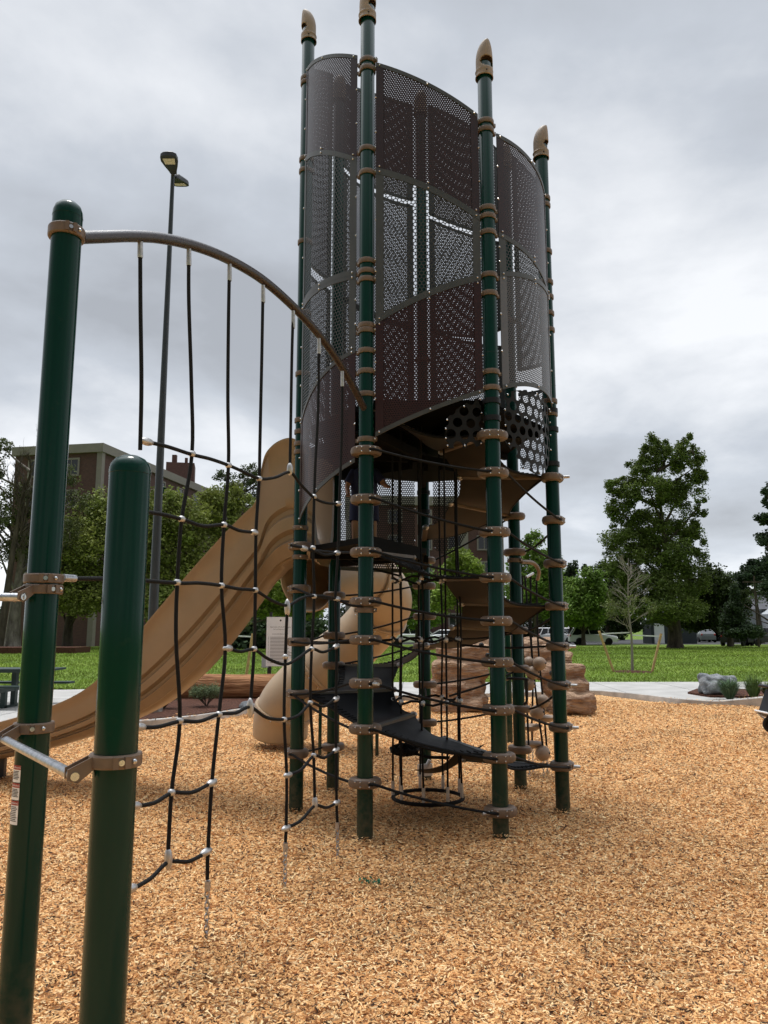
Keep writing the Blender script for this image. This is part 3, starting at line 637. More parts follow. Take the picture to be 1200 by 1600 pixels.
# curved hand loop on the right rear post
ec = POST['E']; mb = MB(); mb.tube(spline([Vector((ec.x + .06, ec.y - .04, zat(8.2, 878))), P(833, 880, 8.35), P(842, 892, 8.5), P(840, 905, 8.7)], 6), .022, 10)
mb.tube(spline([P(822, 902, 8.3), P(833, 896, 8.45)], 4), .015, 8, mi=1); mb.build('hand_loop', [M['tan'], M['alu']], tower)
mb = MB()
mb.tube(spline([P(792, 1062, 8.05), P(797, 1060, 7.98), P(822, 1061, 7.98), P(823, 1066, 7.98), P(823, 1095, 7.98), P(818, 1101, 7.98)], 5), .014, 8); mb.build('grab_handle', M['black'], tower)

# --- ball climber hanging behind the right rear post
bc = thing('ball_climber', (1.85, 8.8, 0), 'tan plastic balls and step discs on black ropes beside the right rear tower post', 'ball climber')
strs = [((816, 900), (817, 1010), (823, 1100), (826, 1200)), ((829, 900), (830, 1000), (838, 1090), (848, 1200)), ((838, 905), (841, 1010), (848, 1090), (854, 1195)), ((820, 900), (832, 1040), (831, 1130), (832, 1195))]
for i, s in enumerate(strs):
    Yb = 8.55 + .12 * i; mb = MB(); mb.tube(spline([P(a, b, Yb) for a, b in s[:-1]] + [P(s[-1][0], 1165, Yb)], 6), .011, 8); mb.build('rope', M['rope'], bc)
    mb = MB(); top = P(s[-1][0], 1165, Yb); n = 12
    for q in range(n):
        z = top.z + (0.0 - top.z) * (q + .5) / n; ring = [Vector((top.x, top.y, z)) + Matrix.Rotation(PI / 2 * (q % 2), 3, 'Z') @ Vector((.009 * math.cos(t), 0, .02 * math.sin(t) * max(.6, top.z / n / .03))) for t in np.linspace(0, 2 * PI, 9)[:-1]]
        mb.tube(ring, .0035, 5, closed=True)
    mb.build('chain', M['steel'], bc)
for (px, py, r) in ((827, 1036, .072), (843, 1037, .075), (832, 1051, .078), (826, 1069, .072), (848, 1096, .075), (839, 1113, .08), (848, 1177, .082)):
    p = P(px, py, 8.6 + .05 * (px % 3)); mb = MB(); mb.ball(p, r, 24, 16); mb.lathe(p, [(r * .995, -.004), (r * 1.01, 0), (r * .995, .004)], 24); mb.ball(p + Vector((r * .75, -r * .6, r * .1)), r * .16, 8, 6, mi=1)
    mb.build('climbing_ball', [M['cap'], M['dark']], bc)
for (px, py) in ((852, 1121), (829, 1135), (831, 1162)):
    p = P(px, py, 8.8); mb = MB(); mb.lathe(p, [(.01, -.055), (.07, -.04), (.125, -.005), (.13, .01), (.115, .02), (.01, .03)], 24); mb.build('step_disc', M['cap'], bc)

# ------------------------------------------------------------------ wave slide
pa, pb = (-.72, 7.28), (-4.6, 8.35)
cols = [(487, 700, 880), (470, 690, 868), (455, 684, 868), (440, 687, 873), (425, 697, 882), (414, 713, 893), (407, 745, 900), (400, 783, 907), (380, 804, 935), (345, 840, 985), (300, 890, 1040), (260, 937, 1078), (228, 975, 1103), (190, 1022, 1124), (150, 1064, 1142), (110, 1090, 1157), (60, 1110, 1172), (20, 1122, 1183), (-30, 1135, 1192), (-80, 1145, 1198)]
slide = thing('wave_slide', (-4.2, 8.6, 0), 'open tan plastic slide with tall hooded sides running down left from the tower', 'slide')
dirp = Vector((pb[0] - pa[0], pb[1] - pa[1], 0)).normalized(); across = Vector((-dirp.y, dirp.x, 0)); across = across if across.y > 0 else -across
tops = spline([PL(c[0], c[1], pa, pb) for c in cols], 5); bots = spline([PL(c[0], c[2], pa, pb) for c in cols], 5)
rows = []
W = .66
for tp, bt in zip(tops, bots):
    b = Vector((bt.x, bt.y, bt.z)); t = Vector((tp.x, tp.y, tp.z)); ax = t - b; ln = ax.length
    def q(w, h): return b + ax * h + across * w
    k = min(1, .12 / max(ln, .1)); th = .028
    sec = [(.0 - .015, 1 - .3 * k), (.0 - .018, 1 - .05 * k), (.0, 1), (.03, 1), (.04, 1 - .2 * k), (.04, 1 - .5 * k), (.065, .62), (.115, .35), (.17, .22), (.24, .19), (W - .22, .17), (W - .14, .2), (W - .085, .35), (W - .05, .62), (W - .03, 1), (W, 1), (W + .015, 1 - .1 * k),
           (W - .0, .6), (W - .03, .3), (W - .10, .08), (W - .18, .0), (.22, .0), (.205, .02), (.165, .022), (.15, .015), (.10, .10), (.08, .13), (.128, .16), (.124, .20), (.062, .23), (.052, .28), (.046, .33), (.088, .36), (.084, .40), (.034, .43), (.026, .5), (.012, .7), (.006, 1 - .5 * k)]
    rows.append([q(*s) for s in sec])
mb = MB(); mb.loft(rows, True, True); bo = mb.build('slide_body', M['slide'], slide, 50)
# feet
for px in (5, -45):
    g = P(px, 1185, 8.62); mb = MB(); mb.box((g.x, 8.62, g.z / 2 - .1), (.06, .06, g.z + .2)); mb.build('support_leg', M['dark'], slide)
# ------------------------------------------------------------------ tube slide
tube = thing('tube_slide', (0, 10.3, 0), 'enclosed tan tube slide curling round behind the tower and ending on the left', 'tube slide')
path = [P(480, 905, 8.55), P(530, 893, 9.1), P(575, 905, 9.75), P(600, 945, 10.45), P(555, 1003, 10.75), P(500, 1046, 10.75), P(468, 1076, 10.75), P(448, 1100, 10.75), P(440, 1122, 10.8), P(438, 1148, 10.85)]
tp = spline(path, 8); n = len(tp)
def tubeseg(i0, i1, r, m, nm, both=True):
    pts = tp[i0:i1 + 1]; mb = MB(); mb.tube(pts, r, 36, cap=False)
    o = mb.build(nm, m, tube, 60); s = o.modifiers.new('solid', 'SOLIDIFY'); s.thickness = .02; s.offset = -1; return o
cuts = [0, 14, 26, 42, 60, n - 1]
for a, b in zip(cuts[:-1], cuts[1:]): tubeseg(a, min(b, n - 1), .375, M['tube'], 'tube_section')
for c in cuts[1:-1]:
    p0 = tp[c]; d = (tp[c + 1] - tp[c - 1]).normalized(); q = d.to_track_quat('Z', 'Y').to_matrix(); mb = MB()
    mb.lathe(p0, [(.374, -.03), (.40, -.028), (.405, -.004), (.398, 0), (.405, .004), (.40, .028), (.374, .03)], 40, M=q)
    for k in range(14):
        a = 2 * PI * k / 14; mb.ball(p0 + q @ Vector((.395 * math.cos(a), .395 * math.sin(a), .032)), .012, 8, 5, mi=1)
    mb.build('joint_flange', [M['tube'], M['bolt']], tube, 30)
for (px, py, top, w) in ((499.6, 1181, 1095, .045), (589, 1182, 1040, .045), (797, 1160, 985, .085)):
    g = G(px, py); mb = MB(); mb.lathe((g.x, g.y, 0), [(w / 2, -.2), (w / 2, zat(g.y, top))], 16)
    if px < 700: mb.build('support_post', M['green'], tube)
    else: tp_ = mb.build('balance_post', M['green'], None); recenter(tp_, (g.x, g.y, 0)); tag(tp_, 'slender green steel post standing behind the tower, just left of the right rear post', 'post')

# ------------------------------------------------------------------ arched rope net on the left
L1 = Vector((-1.402, 3.17, 0)); L2 = Vector((-.809, 2.40, 0)); B = POST['B']; na, nb_ = (L1.x, L1.y), (B.x, B.y)
net = thing('arched_rope_net', (L1.x, L1.y, 0), 'rope net under a curved brown pipe between the tall dome-topped green post and the tower', 'rope net')
def NP(px, py): return PL(px, py, na, nb_)
z1 = zat(L1.y, 316); mb = MB(); mb.lathe((L1.x, L1.y, 0), [(PR, -.4), (PR, z1 - .075), (PR + .001, z1 - .074), (PR * .99, z1 - .05), (PR * .86, z1 - .025), (PR * .6, z1 - .008), (PR * .3, z1 - .001), (1e-5, z1)], 48)
lp = mb.build('post', M['green'], net, 30)
def big_collar(c, z, parent, hh=.022, ear=0, bracket=None, name='collar'):
    mb = MB(); r = PR
    mb.lathe((c.x, c.y, z), [(r + .001, -hh), (r + .011, -hh), (r + .014, -hh + .005), (r + .014, hh - .005), (r + .011, hh), (r + .001, hh)], 40)
    for s in (-1, 1):
        d = Vector((math.sin(ear + s * .2), -math.cos(ear + s * .2), 0)); p = Vector((c.x, c.y, z)) + d * (r + .017)
        mb.box(p, (.016, .014, hh * 1.7), ear + s * .2)
    d = Vector((math.sin(ear + .52), -math.cos(ear + .52), 0)); mb.ball(Vector((c.x, c.y, z)) + d * (r + .015), .0085, 10, 6, mi=1)
    d = Vector((math.sin(ear), -math.cos(ear), 0)); mb.tube([Vector((c.x, c.y, z)) + d * (r + .012), Vector((c.x, c.y, z)) + d * (r + .019)], .009, 10, mi=1)
    if bracket:
        d = Vector(bracket).normalized(); tdir = Vector((-d.y, d.x, 0)); p0 = Vector((c.x, c.y, z)) + d * r
        for s in (-1, 1):
            o_ = tdir * s * .02; th = tdir * s * .006
            poly = [p0 + Vector((0, 0, hh)), p0 + Vector((0, 0, -hh)), p0 + d * .045 + Vector((0, 0, -.055)), p0 + d * .075 + Vector((0, 0, -.045)), p0 + d * .075 + Vector((0, 0, -.015))]
            mb.loft([[q + o_ for q in poly], [q + o_ + th for q in poly]], True, True)
        mb.tube([p0 + d * .055 + Vector((0, 0, -.035)) - tdir * .032, p0 + d * .055 + Vector((0, 0, -.035)) + tdir * .032], .0125, 12, mi=1)
    return mb.build(name, [M['tan'], M['bolt']], parent, 30)
big_collar(L1, zat(L1.y - PR, 354), lp, .024, .62); big_collar(L1, zat(L1.y - PR, 903), lp, .019, .5, name='collar'); big_collar(L1, zat(L1.y - PR, 920), lp, .019, .9, (-.42, -.9, 0)); big_collar(L1, zat(L1.y - PR, 1139), lp, .02, .35, (-.55, -.75, 0))
arcpx = [(126, 371), (160, 370), (205, 369), (250, 372), (300, 383), (350, 402), (400, 430), (440, 462), (480, 502), (515, 545), (545, 592), (572, 644)]
mb = MB(); mb.tube(spline([NP(*p) for p in arcpx], 8), .0295, 16); mb.build('arch_pipe', M['pipe'], net)
def rope_path(name, pxs, rad=.0102, parent=None, n=5, jit=.0):
    pts = spline([NP(*p) for p in pxs], n); mb = MB(); mb.tube(pts, rad, 10); return mb.build(name, M['rope'], parent or net)
verts = [[(219, 379), (219.5, 480), (221, 600), (219, 703)],
         [(295, 391), (295, 470), (299, 600), (300, 709), (284, 811), (277, 910), (275, 1000), (281, 1126), (268, 1238), (262, 1345)],
         [(358.5, 415), (357, 500), (356, 620), (357, 727), (350, 820), (346, 915), (352, 1013), (342, 1116), (331, 1223), (325, 1330), (324, 1374)],
         [(411, 449), (409, 560), (406, 700), (405, 748), (400, 832), (399, 922), (397, 1014), (391, 1105)],
         [(458, 489), (456, 560), (454, 680), (453, 732)],
         [(498.5, 529), (497, 640), (493, 720), (491, 776), (489, 856), (491, 932), (487, 1014), (485, 1098), (490, 1180), (492, 1257)],
         [(535, 580), (534, 680), (530, 786), (528, 863), (524, 936), (526, 1010), (525, 1092), (525, 1172), (526, 1255), (527, 1285)],
         [(449, 943), (446, 1026), (444, 1124), (448, 1212), (447, 1294), (446, 1316)]]
for v in verts:
    rope_path('vertical_rope', v)
    if v[0][1] < 700:
        a, b = NP(v[0][0], v[0][1] - 3), NP(v[0][0], v[0][1] + 24); MB().tube([a, a.lerp(b, .9), b], [.013, .0145, .0125], 12).build('rope_sleeve', M['alu'], net)
hors = [[(228, 690), (262, 698), (299, 710), (328, 717), (357, 727), (380, 737), (406, 748), (430, 746), (453, 738), (470, 757), (491, 778), (510, 786), (530, 787)],
        [(205, 797), (250, 803), (286, 812), (318, 822), (350, 820), (374, 829), (398, 832)],
        [(112, 904), (190, 905), (278, 911), (312, 911), (346, 915), (372, 920), (399, 923), (424, 938), (449, 946), (470, 935), (491, 931), (524, 935), (545, 945), (570, 948)],
        [(355, 1013), (376, 1018), (397, 1015), (420, 1030), (446, 1038), (466, 1028), (487, 1014), (505, 1019), (526, 1010)],
        [(205, 1136), (245, 1136), (281, 1127), (312, 1127), (342, 1116), (368, 1114), (391, 1105), (416, 1121), (444, 1124), (466, 1118), (486, 1099), (505, 1104), (525, 1091)],
        [(190, 1259), (215, 1259), (242, 1254), (269, 1239), (300, 1238), (331, 1223)],
        [(190, 1392), (206, 1389), (236, 1372), (263, 1347), (295, 1346), (325, 1330)],
        [(448, 1211), (470, 1203), (490, 1181), (507, 1184), (525, 1172)],
        [(447, 1294), (470, 1282), (492, 1259), (510, 1262), (527, 1254)],
        [(455, 852), (475, 856), (489, 860), (508, 867), (528, 864)]]
for h in hors: rope_path('cross_rope', h)
def coupling(px, py, ang=0, ln=.045, r=.019):
    p = NP(px, py); q = NP(px + 4 * math.cos(ang), py - 4 * math.sin(ang)); d = (q - p).normalized(); MB().ball(p, 1, 14, 8, (r, r, ln), M=d.to_track_quat('Z', 'Y').to_matrix()).build('coupling', M['alu'], net, 80)
for v, ks in ((verts[1], (3, 4, 5, 7, 8)), (verts[2], (3, 4, 5, 7)), (verts[3], (3, 5, 6)), (verts[5], (3, 4, 5, 6, 7, 8)), (verts[7], (1, 2))):
    for k in ks: coupling(*v[k], ang=0, ln=.022, r=.0195)
for (px, py, a, ln) in ((229, 690, -.25, .05), (453, 733, PI / 2, .045), (397, 832, -.1, .04), (356, 1013, 0, .045), (391, 1106, PI / 2, .06), (331, 1223, .5, .045), (263, 1342, PI / 2, .055), (322, 1331, .5, .05), (449, 950, PI / 2, .06), (529, 787, 0, .045), (527, 864, 0, .045), (527, 936, .1, .05),
        (447, 1294, .4, .05), (450, 1211, .2, .05), (492, 1256, PI / 2, .055), (526, 1254, .5, .05), (525, 1172, .6, .05), (525, 1092, .6, .05), (525, 1010, .5, .05), (218, 1136, 0, .045), (210, 1259, 0, .05), (205, 1388, .3, .04), (475, 857, -.2, .05)): coupling(px, py, a, ln, .0205)
# silver threaded end at the tall post
a, b = NP(98, 903), NP(117, 904); MB().tube([a, b], [.017, .0155], 12).build('rope_end_fitting', M['steel'], net)
# anchor chains
def chain(px0, py0, px1, py1, n):
    a, b = NP(px0, py0), NP(px1, py1); L_ = (b - a).length / n; mb = MB()
    mb.tube([a + Vector((0, 0, .05)), a + Vector((0, 0, .0))], [.0145, .0145], 12)
    for i in range(n):
        c = a.lerp(b, (i + .5) / n); R_ = Matrix.Rotation(.6 + PI / 2 * (i % 2), 3, 'Z')
        ring = [c + R_ @ Vector((.011 * math.copysign(abs(math.cos(t)) ** .7, math.cos(t)), 0, L_ * .62 * math.copysign(abs(math.sin(t)) ** .8, math.sin(t)))) for t in np.linspace(0, 2 * PI, 13)[:-1]]
        mb.tube(ring, .0038, 6, closed=True)
    mb.build('anchor_chain', M['steel'], net)
chain(324, 1392, 322, 1466, 8); chain(446, 1330, 445, 1394, 9); chain(527, 1296, 528, 1342, 7)
# warning stickers
def text_mesh(body, size):
    c = bpy.data.curves.new('t', 'FONT'); c.body = body; c.size = size; c.align_x = 'CENTER'; o = bpy.data.objects.new('t', c); COL.objects.link(o)
    dg = bpy.context.evaluated_depsgraph_get(); me = bpy.data.meshes.new_from_object(o.evaluated_get(dg)); vs = [v.co.copy() for v in me.vertices]; fs = [tuple(p.vertices) for p in me.polygons]
    bpy.data.objects.remove(o); bpy.data.curves.remove(c); bpy.data.meshes.remove(me); return vs, fs
def sticker(z0, z1, lines, ang0):
    mb = MB(); r = PR + .0012; aw = .046 / 2 / PR; za, zb = z0, z1
    def pt(s, z, dr=0): a = -PI / 2 + ang0 + s; return Vector((L1.x + (r + dr) * math.cos(a), L1.y + (r + dr) * math.sin(a), z))
    mb.loft([[pt(-aw + 2 * aw * k / 10, za) for k in range(11)], [pt(-aw + 2 * aw * k / 10, zb) for k in range(11)]], False)
    mb.loft([[pt(-aw + 2 * aw * k / 10, zb - .016, .0006) for k in range(11)], [pt(-aw + 2 * aw * k / 10, zb, .0006) for k in range(11)]], False, mi=1)
    vs, fs = text_mesh('WARNING', .0095); mb.add([pt(v.x / PR, zb - .0115 + v.y, .0012) for v in vs], fs, 0)
    for k in range(lines):
        z = zb - .024 - k * (zb - za - .03) / lines; w = aw * random.uniform(.55, .86); q = -aw * .86
        mb.loft([[pt(q + (w - q) * i / 6, z, .0006) for i in range(7)], [pt(q + (w - q) * i / 6, z + .003, .0006) for i in range(7)]], False, mi=2)
    mb.build('warning_label', [M['white'], M['red'], M['ink']], lp, 0)
zs = [zat(L1.y, y) for y in (1192, 1218, 1219.5, 1245, 1246.5, 1283)]
sticker(zs[1], zs[0], 6, -.55); sticker(zs[3], zs[2], 6, -.55); sticker(zs[5], zs[4], 9, -.55)
# short post with the pull-up bar
sp_ = thing('chin_up_bar', (L2.x, L2.y, 0), 'short dome-topped dark green post in the left foreground, holding a low silver bar', 'chin-up bar')
z2 = zat(L2.y, 712); mb = MB(); s = PR; mb.lathe((L2.x, L2.y, 0), [(s, -.4), (s, z2 - .062), (s + .0012, z2 - .061), (s + .0005, z2 - .045), (s * .93, z2 - .028), (s * .72, z2 - .012), (s * .4, z2 - .002), (1e-5, z2)], 64)
p2 = mb.build('post', M['green'], sp_, 30)
big_collar(L2, zat(L2.y - PR, 1192), p2, .0195, .55, (-.75, -.45, 0))
ba = Vector((L2.x, L2.y, zat(L2.y - PR, 1192) - .035)) + Vector((-.75, -.45, 0)).normalized() * (PR + .055)
bb = Vector((L1.x, L1.y, zat(L1.y - PR, 1139) - .035)) + Vector((-.55, -.75, 0)).normalized() * (PR + .055)
MB().tube([ba, bb], .0155, 20).build('bar', M['steel'], sp_)
hb = MB(); q = Vector((L1.x, L1.y, zat(L1.y - PR, 920) - .035)) + Vector((-.42, -.9, 0)).normalized() * (PR + .055)
hb.tube([q + Vector((.03, 0, 0)), q + Vector((-1.1, -.08, 0))], .0165, 20); hb.build('bar', M['steel'], net)

# ------------------------------------------------------------------ child on the deck
def person():
    fx, fy, fz = -.20, 7.62, 2.36
    o = thing('person', (fx, fy, fz), 'child in dark blue shirt and shorts on the tower deck behind the front post', 'person')
    P_ = dict(pel=(0, 0, .50), ch=(.0, -.02, .72), nk=(0, -.04, .84), hd=(0, -.06, .90), hl=(-.07, 0, .48), kl=(-.085, -.04, .26), al=(-.09, .02, .06), fl=(-.10, -.10, .03), hr=(.07, 0, .48), kr=(.09, -.02, .26), ar=(.10, .04, .06), fr=(.11, -.08, .03),
              sl=(-.12, -.02, .80), el=(-.17, -.06, .64), wl=(-.15, -.17, .54), sr=(.12, -.02, .80), er=(.20, -.08, .66), wr=(.24, -.2, .62))
    ed = [('pel', 'ch'), ('ch', 'nk'), ('nk', 'hd'), ('pel', 'hl'), ('hl', 'kl'), ('kl', 'al'), ('al', 'fl'), ('pel', 'hr'), ('hr', 'kr'), ('kr', 'ar'), ('ar', 'fr'), ('ch', 'sl'), ('sl', 'el'), ('el', 'wl'), ('ch', 'sr'), ('sr', 'er'), ('er', 'wr')]
    rad = dict(pel=.085, ch=.09, nk=.036, hd=.036, hl=.062, kl=.042, al=.027, fl=.025, hr=.062, kr=.042, ar=.027, fr=.025, sl=.038, el=.027, wl=.018, sr=.038, er=.027, wr=.018)
    ks = list(P_); pts = [P_[k] for k in ks]; es = [(ks.index(a), ks.index(b)) for a, b in ed]; rr = [rad[k] for k in ks]
    for w, sx in (('wl', -1), ('wr', 1)):
        c = Vector(P_[w]); palm = c + Vector((0, -.035, -.01)); i = len(pts); pts.append(tuple(palm)); rr.append(.018); es.append((ks.index(w), i))
        for q, ln in enumerate((.030, .036, .034, .027)):
            b = palm + Vector(((q - 1.5) * .011, -.018, 0)); e = b + Vector((0, -ln * .6, -ln * .5)); j = len(pts); pts += [tuple(b), tuple(e)]; rr += [.006, .0055]; es += [(i, j), (j, j + 1)]
        b = palm + Vector((-sx * .025, -.004, 0)); j = len(pts); pts.append(tuple(b)); rr.append(.007); es.append((i, j))
    me = bpy.data.meshes.new('body'); me.from_pydata(pts, es, []); bo = bpy.data.objects.new('body', me); COL.objects.link(bo); bo.parent = o; WL[bo.name] = WL[o.name]
    sk = bo.modifiers.new('skin', 'SKIN'); 
    for i, r in enumerate(rr): me.skin_vertices[0].data[i].radius = (r, r)
    me.skin_vertices[0].data[0].use_root = True; sb = bo.modifiers.new('sub', 'SUBSURF'); sb.levels = 2; sb.render_levels = 2; me.materials.append(M['skin'])
    W0 = Vector((fx, fy, fz)); hc = W0 + Vector((0, -.075, 1.0)); mb = MB(); mb.ball(hc, .082, 24, 18, (.88, 1, 1.15)); mb.ball(hc + Vector((0, -.083, -.01)), .013, 10, 6, (1, 1, 1.4))
    for s in (-1, 1): mb.ball(hc + Vector((s * .073, 0, -.005)), .018, 10, 6, (.5, 1, 1.3)); mb.ball(hc + Vector((s * .028, -.074, .008)), .009, 8, 6, mi=1)
    mb.ball(hc + Vector((0, -.075, -.045)), .018, 10, 6, (1.2, .5, .35), mi=2); mb.build('head', [M['skin'], M['ink'], M['red']], o, 80)
    mb = MB(); mb.ball(hc + Vector((0, .012, .02)), .09, 24, 14, (.95, 1, 1.1)); mb.build('hair', M['hair'], o, 80)
    def shell(nm, rings, seg=24):
        mb = MB(); mb.loft([[W0 + Vector((cx + rx * math.cos(2 * PI * k / seg), cy + ry * math.sin(2 * PI * k / seg), z)) for k in range(seg)] for (cx, cy, z, rx, ry) in rings], True); return mb
    mb = shell('shirt', [(0, -.005, .44, .135, .10), (0, -.01, .55, .128, .10), (0, -.02, .70, .135, .105), (0, -.03, .80, .125, .085), (0, -.04, .85, .05, .05)])
    for s, e, w in (('sl', 'el', -1), ('sr', 'er', 1)): mb.tube([W0 + Vector(P_[s]) * 1 + Vector((-w * .03, 0, 0)), W0 + Vector(P_[s]).lerp(Vector(P_[e]), .75)], [.055, .046], 14)
    mb.build('shirt', M['blue'], o, 80)
    mb = shell('shorts', [(0, 0, .50, .115, .09), (0, 0, .42, .13, .10), (0, 0, .38, .13, .10)])
    for h, k in (('hl', 'kl'), ('hr', 'kr')): mb.tube([W0 + Vector(P_[h]), W0 + Vector(P_[h]).lerp(Vector(P_[k]), .85)], [.075, .066], 16)
    mb.build('shorts', M['blue'], o, 80)
    for a in ('al', 'ar'):
        c = W0 + Vector(P_[a]); MB().ball(c + Vector((0, -.05, -.03)), .045, 16, 10, (.8, 1.9, .75)).build('shoe', M['dark'], o, 80)
person()

# ------------------------------------------------------------------ street lamps
lx, ly = -4.29, 14.4
lamp = thing('street_lamp', (lx, ly, 0), 'tall slim grey lamp post with two dark heads, rising behind the rope net', 'street lamp')
ztop = zat(14.4, 272); MB().lathe((lx, ly, 0), [(.10, -.1), (.095, 1), (.075, 4), (.038, ztop), (1e-5, ztop + .01)], 20).build('pole', M['lamp'], lamp)
for s, tilt in ((-1, .25), (1, .25)):
    mb = MB(); pts = []; 
    outl = [(0, .06), (.09, .085), (.2, .13), (.33, .172), (.43, .16), (.47, .10), (.48, 0)]
    top = [(x, w) for x, w in outl]; full = [(x, w) for x, w in outl] + [(x, -w) for x, w in reversed(outl[:-1])]
    def loc(x, w, z): 
        return Vector((lx + .04 + w, ly + s * (.07 + x), ztop + .0 + z + x * .22))
    lo = [loc(x, w, -.05) for x, w in full]; hi = [loc(x * .97 + .01, w * .96, .03) for x, w in full]; hh = [loc(x * .85 + .04, w * .75, .065) for x, w in full]
    mb.loft([lo, hi, hh], True, True); mb.tube([Vector((lx, ly, ztop - .05)), Vector((lx + .02, ly + s * .08, ztop))], .035, 12)
    hd = mb.build('lamp_head', M['dark'], lamp, 30)
    mb = MB(); mb.loft([[loc(.26, -.10, -.053), loc(.26, .10, -.053), loc(.40, .12, -.053), loc(.40, -.12, -.053)], [loc(.26, -.10, -.058), loc(.26, .10, -.058), loc(.40, .12, -.058), loc(.40, -.12, -.058)]], True, True); mb.build('lens', M['lens'], hd, 0)
g = P(252, 762, 50); lamp2 = thing('street_lamp', (g.x, 50, 0), 'distant green park lamp with a flat round top, among the trees behind the net', 'street lamp')
MB().lathe((g.x, 50, 0), [(.16, 0), (.11, 1), (.10, g.z - .5), (.14, g.z - .3)], 14).build('pole', M['green'], lamp2)
MB().lathe((g.x, 50, g.z), [(.1, -.45), (.18, -.3), (.2, -.1), (.34, -.05), (.34, .0), (.1, .08), (1e-4, .1)], 16).build('lamp_head', M['green'], lamp2)

# ------------------------------------------------------------------ rocks, log, shrubs
def rock(name, loc, blobs, m, label, cat, vox=.05, rough=.12, size=.6, strata=0, group=None):
    mb = MB()
    for (x, y, z, rx, ry, rz) in blobs: mb.ball((x, y, z), 1, 28, 18, (rx, ry, rz))
    o = mb.build(name, m, None, 180); recenter(o, loc)
    r = o.modifiers.new('r', 'REMESH'); r.mode = 'VOXEL'; r.voxel_size = vox
    s = o.modifiers.new('s', 'SMOOTH'); s.iterations = 4
    for (ty, st, sz) in (('CLOUDS', rough, size), ('VORONOI', rough * .8, size * .7), ('CLOUDS', rough * .3, size * .2)):
        t = bpy.data.textures.new(name + ty, ty); t.noise_scale = sz; d = o.modifiers.new('d', 'DISPLACE'); d.texture = t; d.strength = st; d.texture_coords = 'LOCAL'; d.mid_level = .5
    o.modifiers.new('sm', 'SMOOTH').iterations = 1
    return tag(o, label, cat, group)
def PX(px, py, Y): p = P(px, py, Y); return (p.x, p.y, p.z)
def slab_rock(name, slabs, m, label, cat, loc, vox=.03, yth=.6):
    mb = MB()
    for (x0, x1, y0, y1, Y) in slabs:
        a, b = P(x0, y0, Y), P(x1, y1, Y); c = (a + b) / 2; rx, rz = abs(b.x - a.x) / 2, abs(a.z - b.z) / 2; ns, nr = 40, 20; vs = []
        sg = lambda v, p: math.copysign(abs(v) ** p, v); ph = random.uniform(0, 6)
        for i in range(nr + 1):
            f = -PI / 2 + PI * i / nr
            for k in range(ns):
                t = 2 * PI * k / ns; w = 1 + .05 * math.sin(3 * t + ph) + .03 * math.sin(7 * t + 2 * ph)
                vs.append((c.x + rx * w * sg(math.cos(f), .36) * sg(math.cos(t), .5), Y + .35 + yth * w * sg(math.cos(f), .5) * sg(math.sin(t), .6), c.z + rz * 1.16 * sg(math.sin(f), .4) + .03 * math.sin(t + ph)))
        mb.add(vs, [(i * ns + k, i * ns + (k + 1) % ns, (i + 1) * ns + (k + 1) % ns, (i + 1) * ns + k) for i in range(nr) for k in range(ns)])
    o = mb.build(name, m, None, 180); recenter(o, loc); r = o.modifiers.new('r', 'REMESH'); r.mode = 'VOXEL'; r.voxel_size = vox; r.use_smooth_shade = True
    for (ty, st, sz) in (('CLOUDS', .10, .45), ('CLOUDS', .06, .12), ('VORONOI', .08, .25)):
        t = bpy.data.textures.new(name + ty, ty); t.noise_scale = sz; d = o.modifiers.new('d', 'DISPLACE'); d.texture = t; d.strength = st; d.texture_coords = 'LOCAL'; d.mid_level = .5
    return tag(o, label, cat)
cbd = slab_rock('climbing_boulder', [(686, 775, 1010, 1034, 15.6), (700, 800, 1001, 1026, 15.9), (677, 764, 1035, 1062, 15.5), (690, 758, 1056, 1070, 15.5), (673, 759, 1064, 1089, 15.4), (672, 762, 1090, 1112, 15.3), (760, 885, 1000, 1024, 16.0), (812, 889, 1014, 1040, 15.6), (880, 893, 1020, 1040, 15.5),
        (846, 914, 1041, 1064, 15.2), (856, 922, 1065, 1085, 15.0), (862, 932, 1086, 1116, 14.8)], M['rock'], 'large tan layered sandstone-look climbing boulder forming an arch behind the tower', 'climbing boulder', (3, 15.3, 0))
for (px, py) in ((752, 1008), (762, 1024), (862, 1052)):
    p = P(px, py, 14.95 if px < 800 else 14.6); MB().lathe(p, [(.05, 0), (.05, .03), (.025, .045), (.02, .02), (1e-4, .02)], 14, M=Vector((0, -1, .1)).to_track_quat('Z', 'Y').to_matrix()).build('hand_hold', M['dark'], cbd)
slab_rock('boulder', [(1106, 1152, 1059, 1076, 17.6), (1104, 1140, 1066, 1086, 17.5), (1125, 1158, 1062, 1084, 17.6)], M['grock'], 'rugged grey boulder beside ornamental grass on the right behind the kerb', 'boulder', (7.7, 17.6, 0), .022, .28)
x, y, z = PX(232, 1117, 14.4); rock('boulder', (x, y, 0), [(x, y, .16, .24, .2, .18), (x - .15, y, .1, .2, .2, .15)], M['cream'], 'small pale angular rock by the kerb beside the short green post', 'rock', .02, .06, .2)
x, y, z = PX(384, 1112, 15.2); rock('boulder', (x, y, 0), [(x, y, .10, .13, .13, .12), (x + .09, y, .08, .1, .1, .1)], M['grock'], 'small dark grey rock at the end of the log', 'rock', .02, .05, .2)
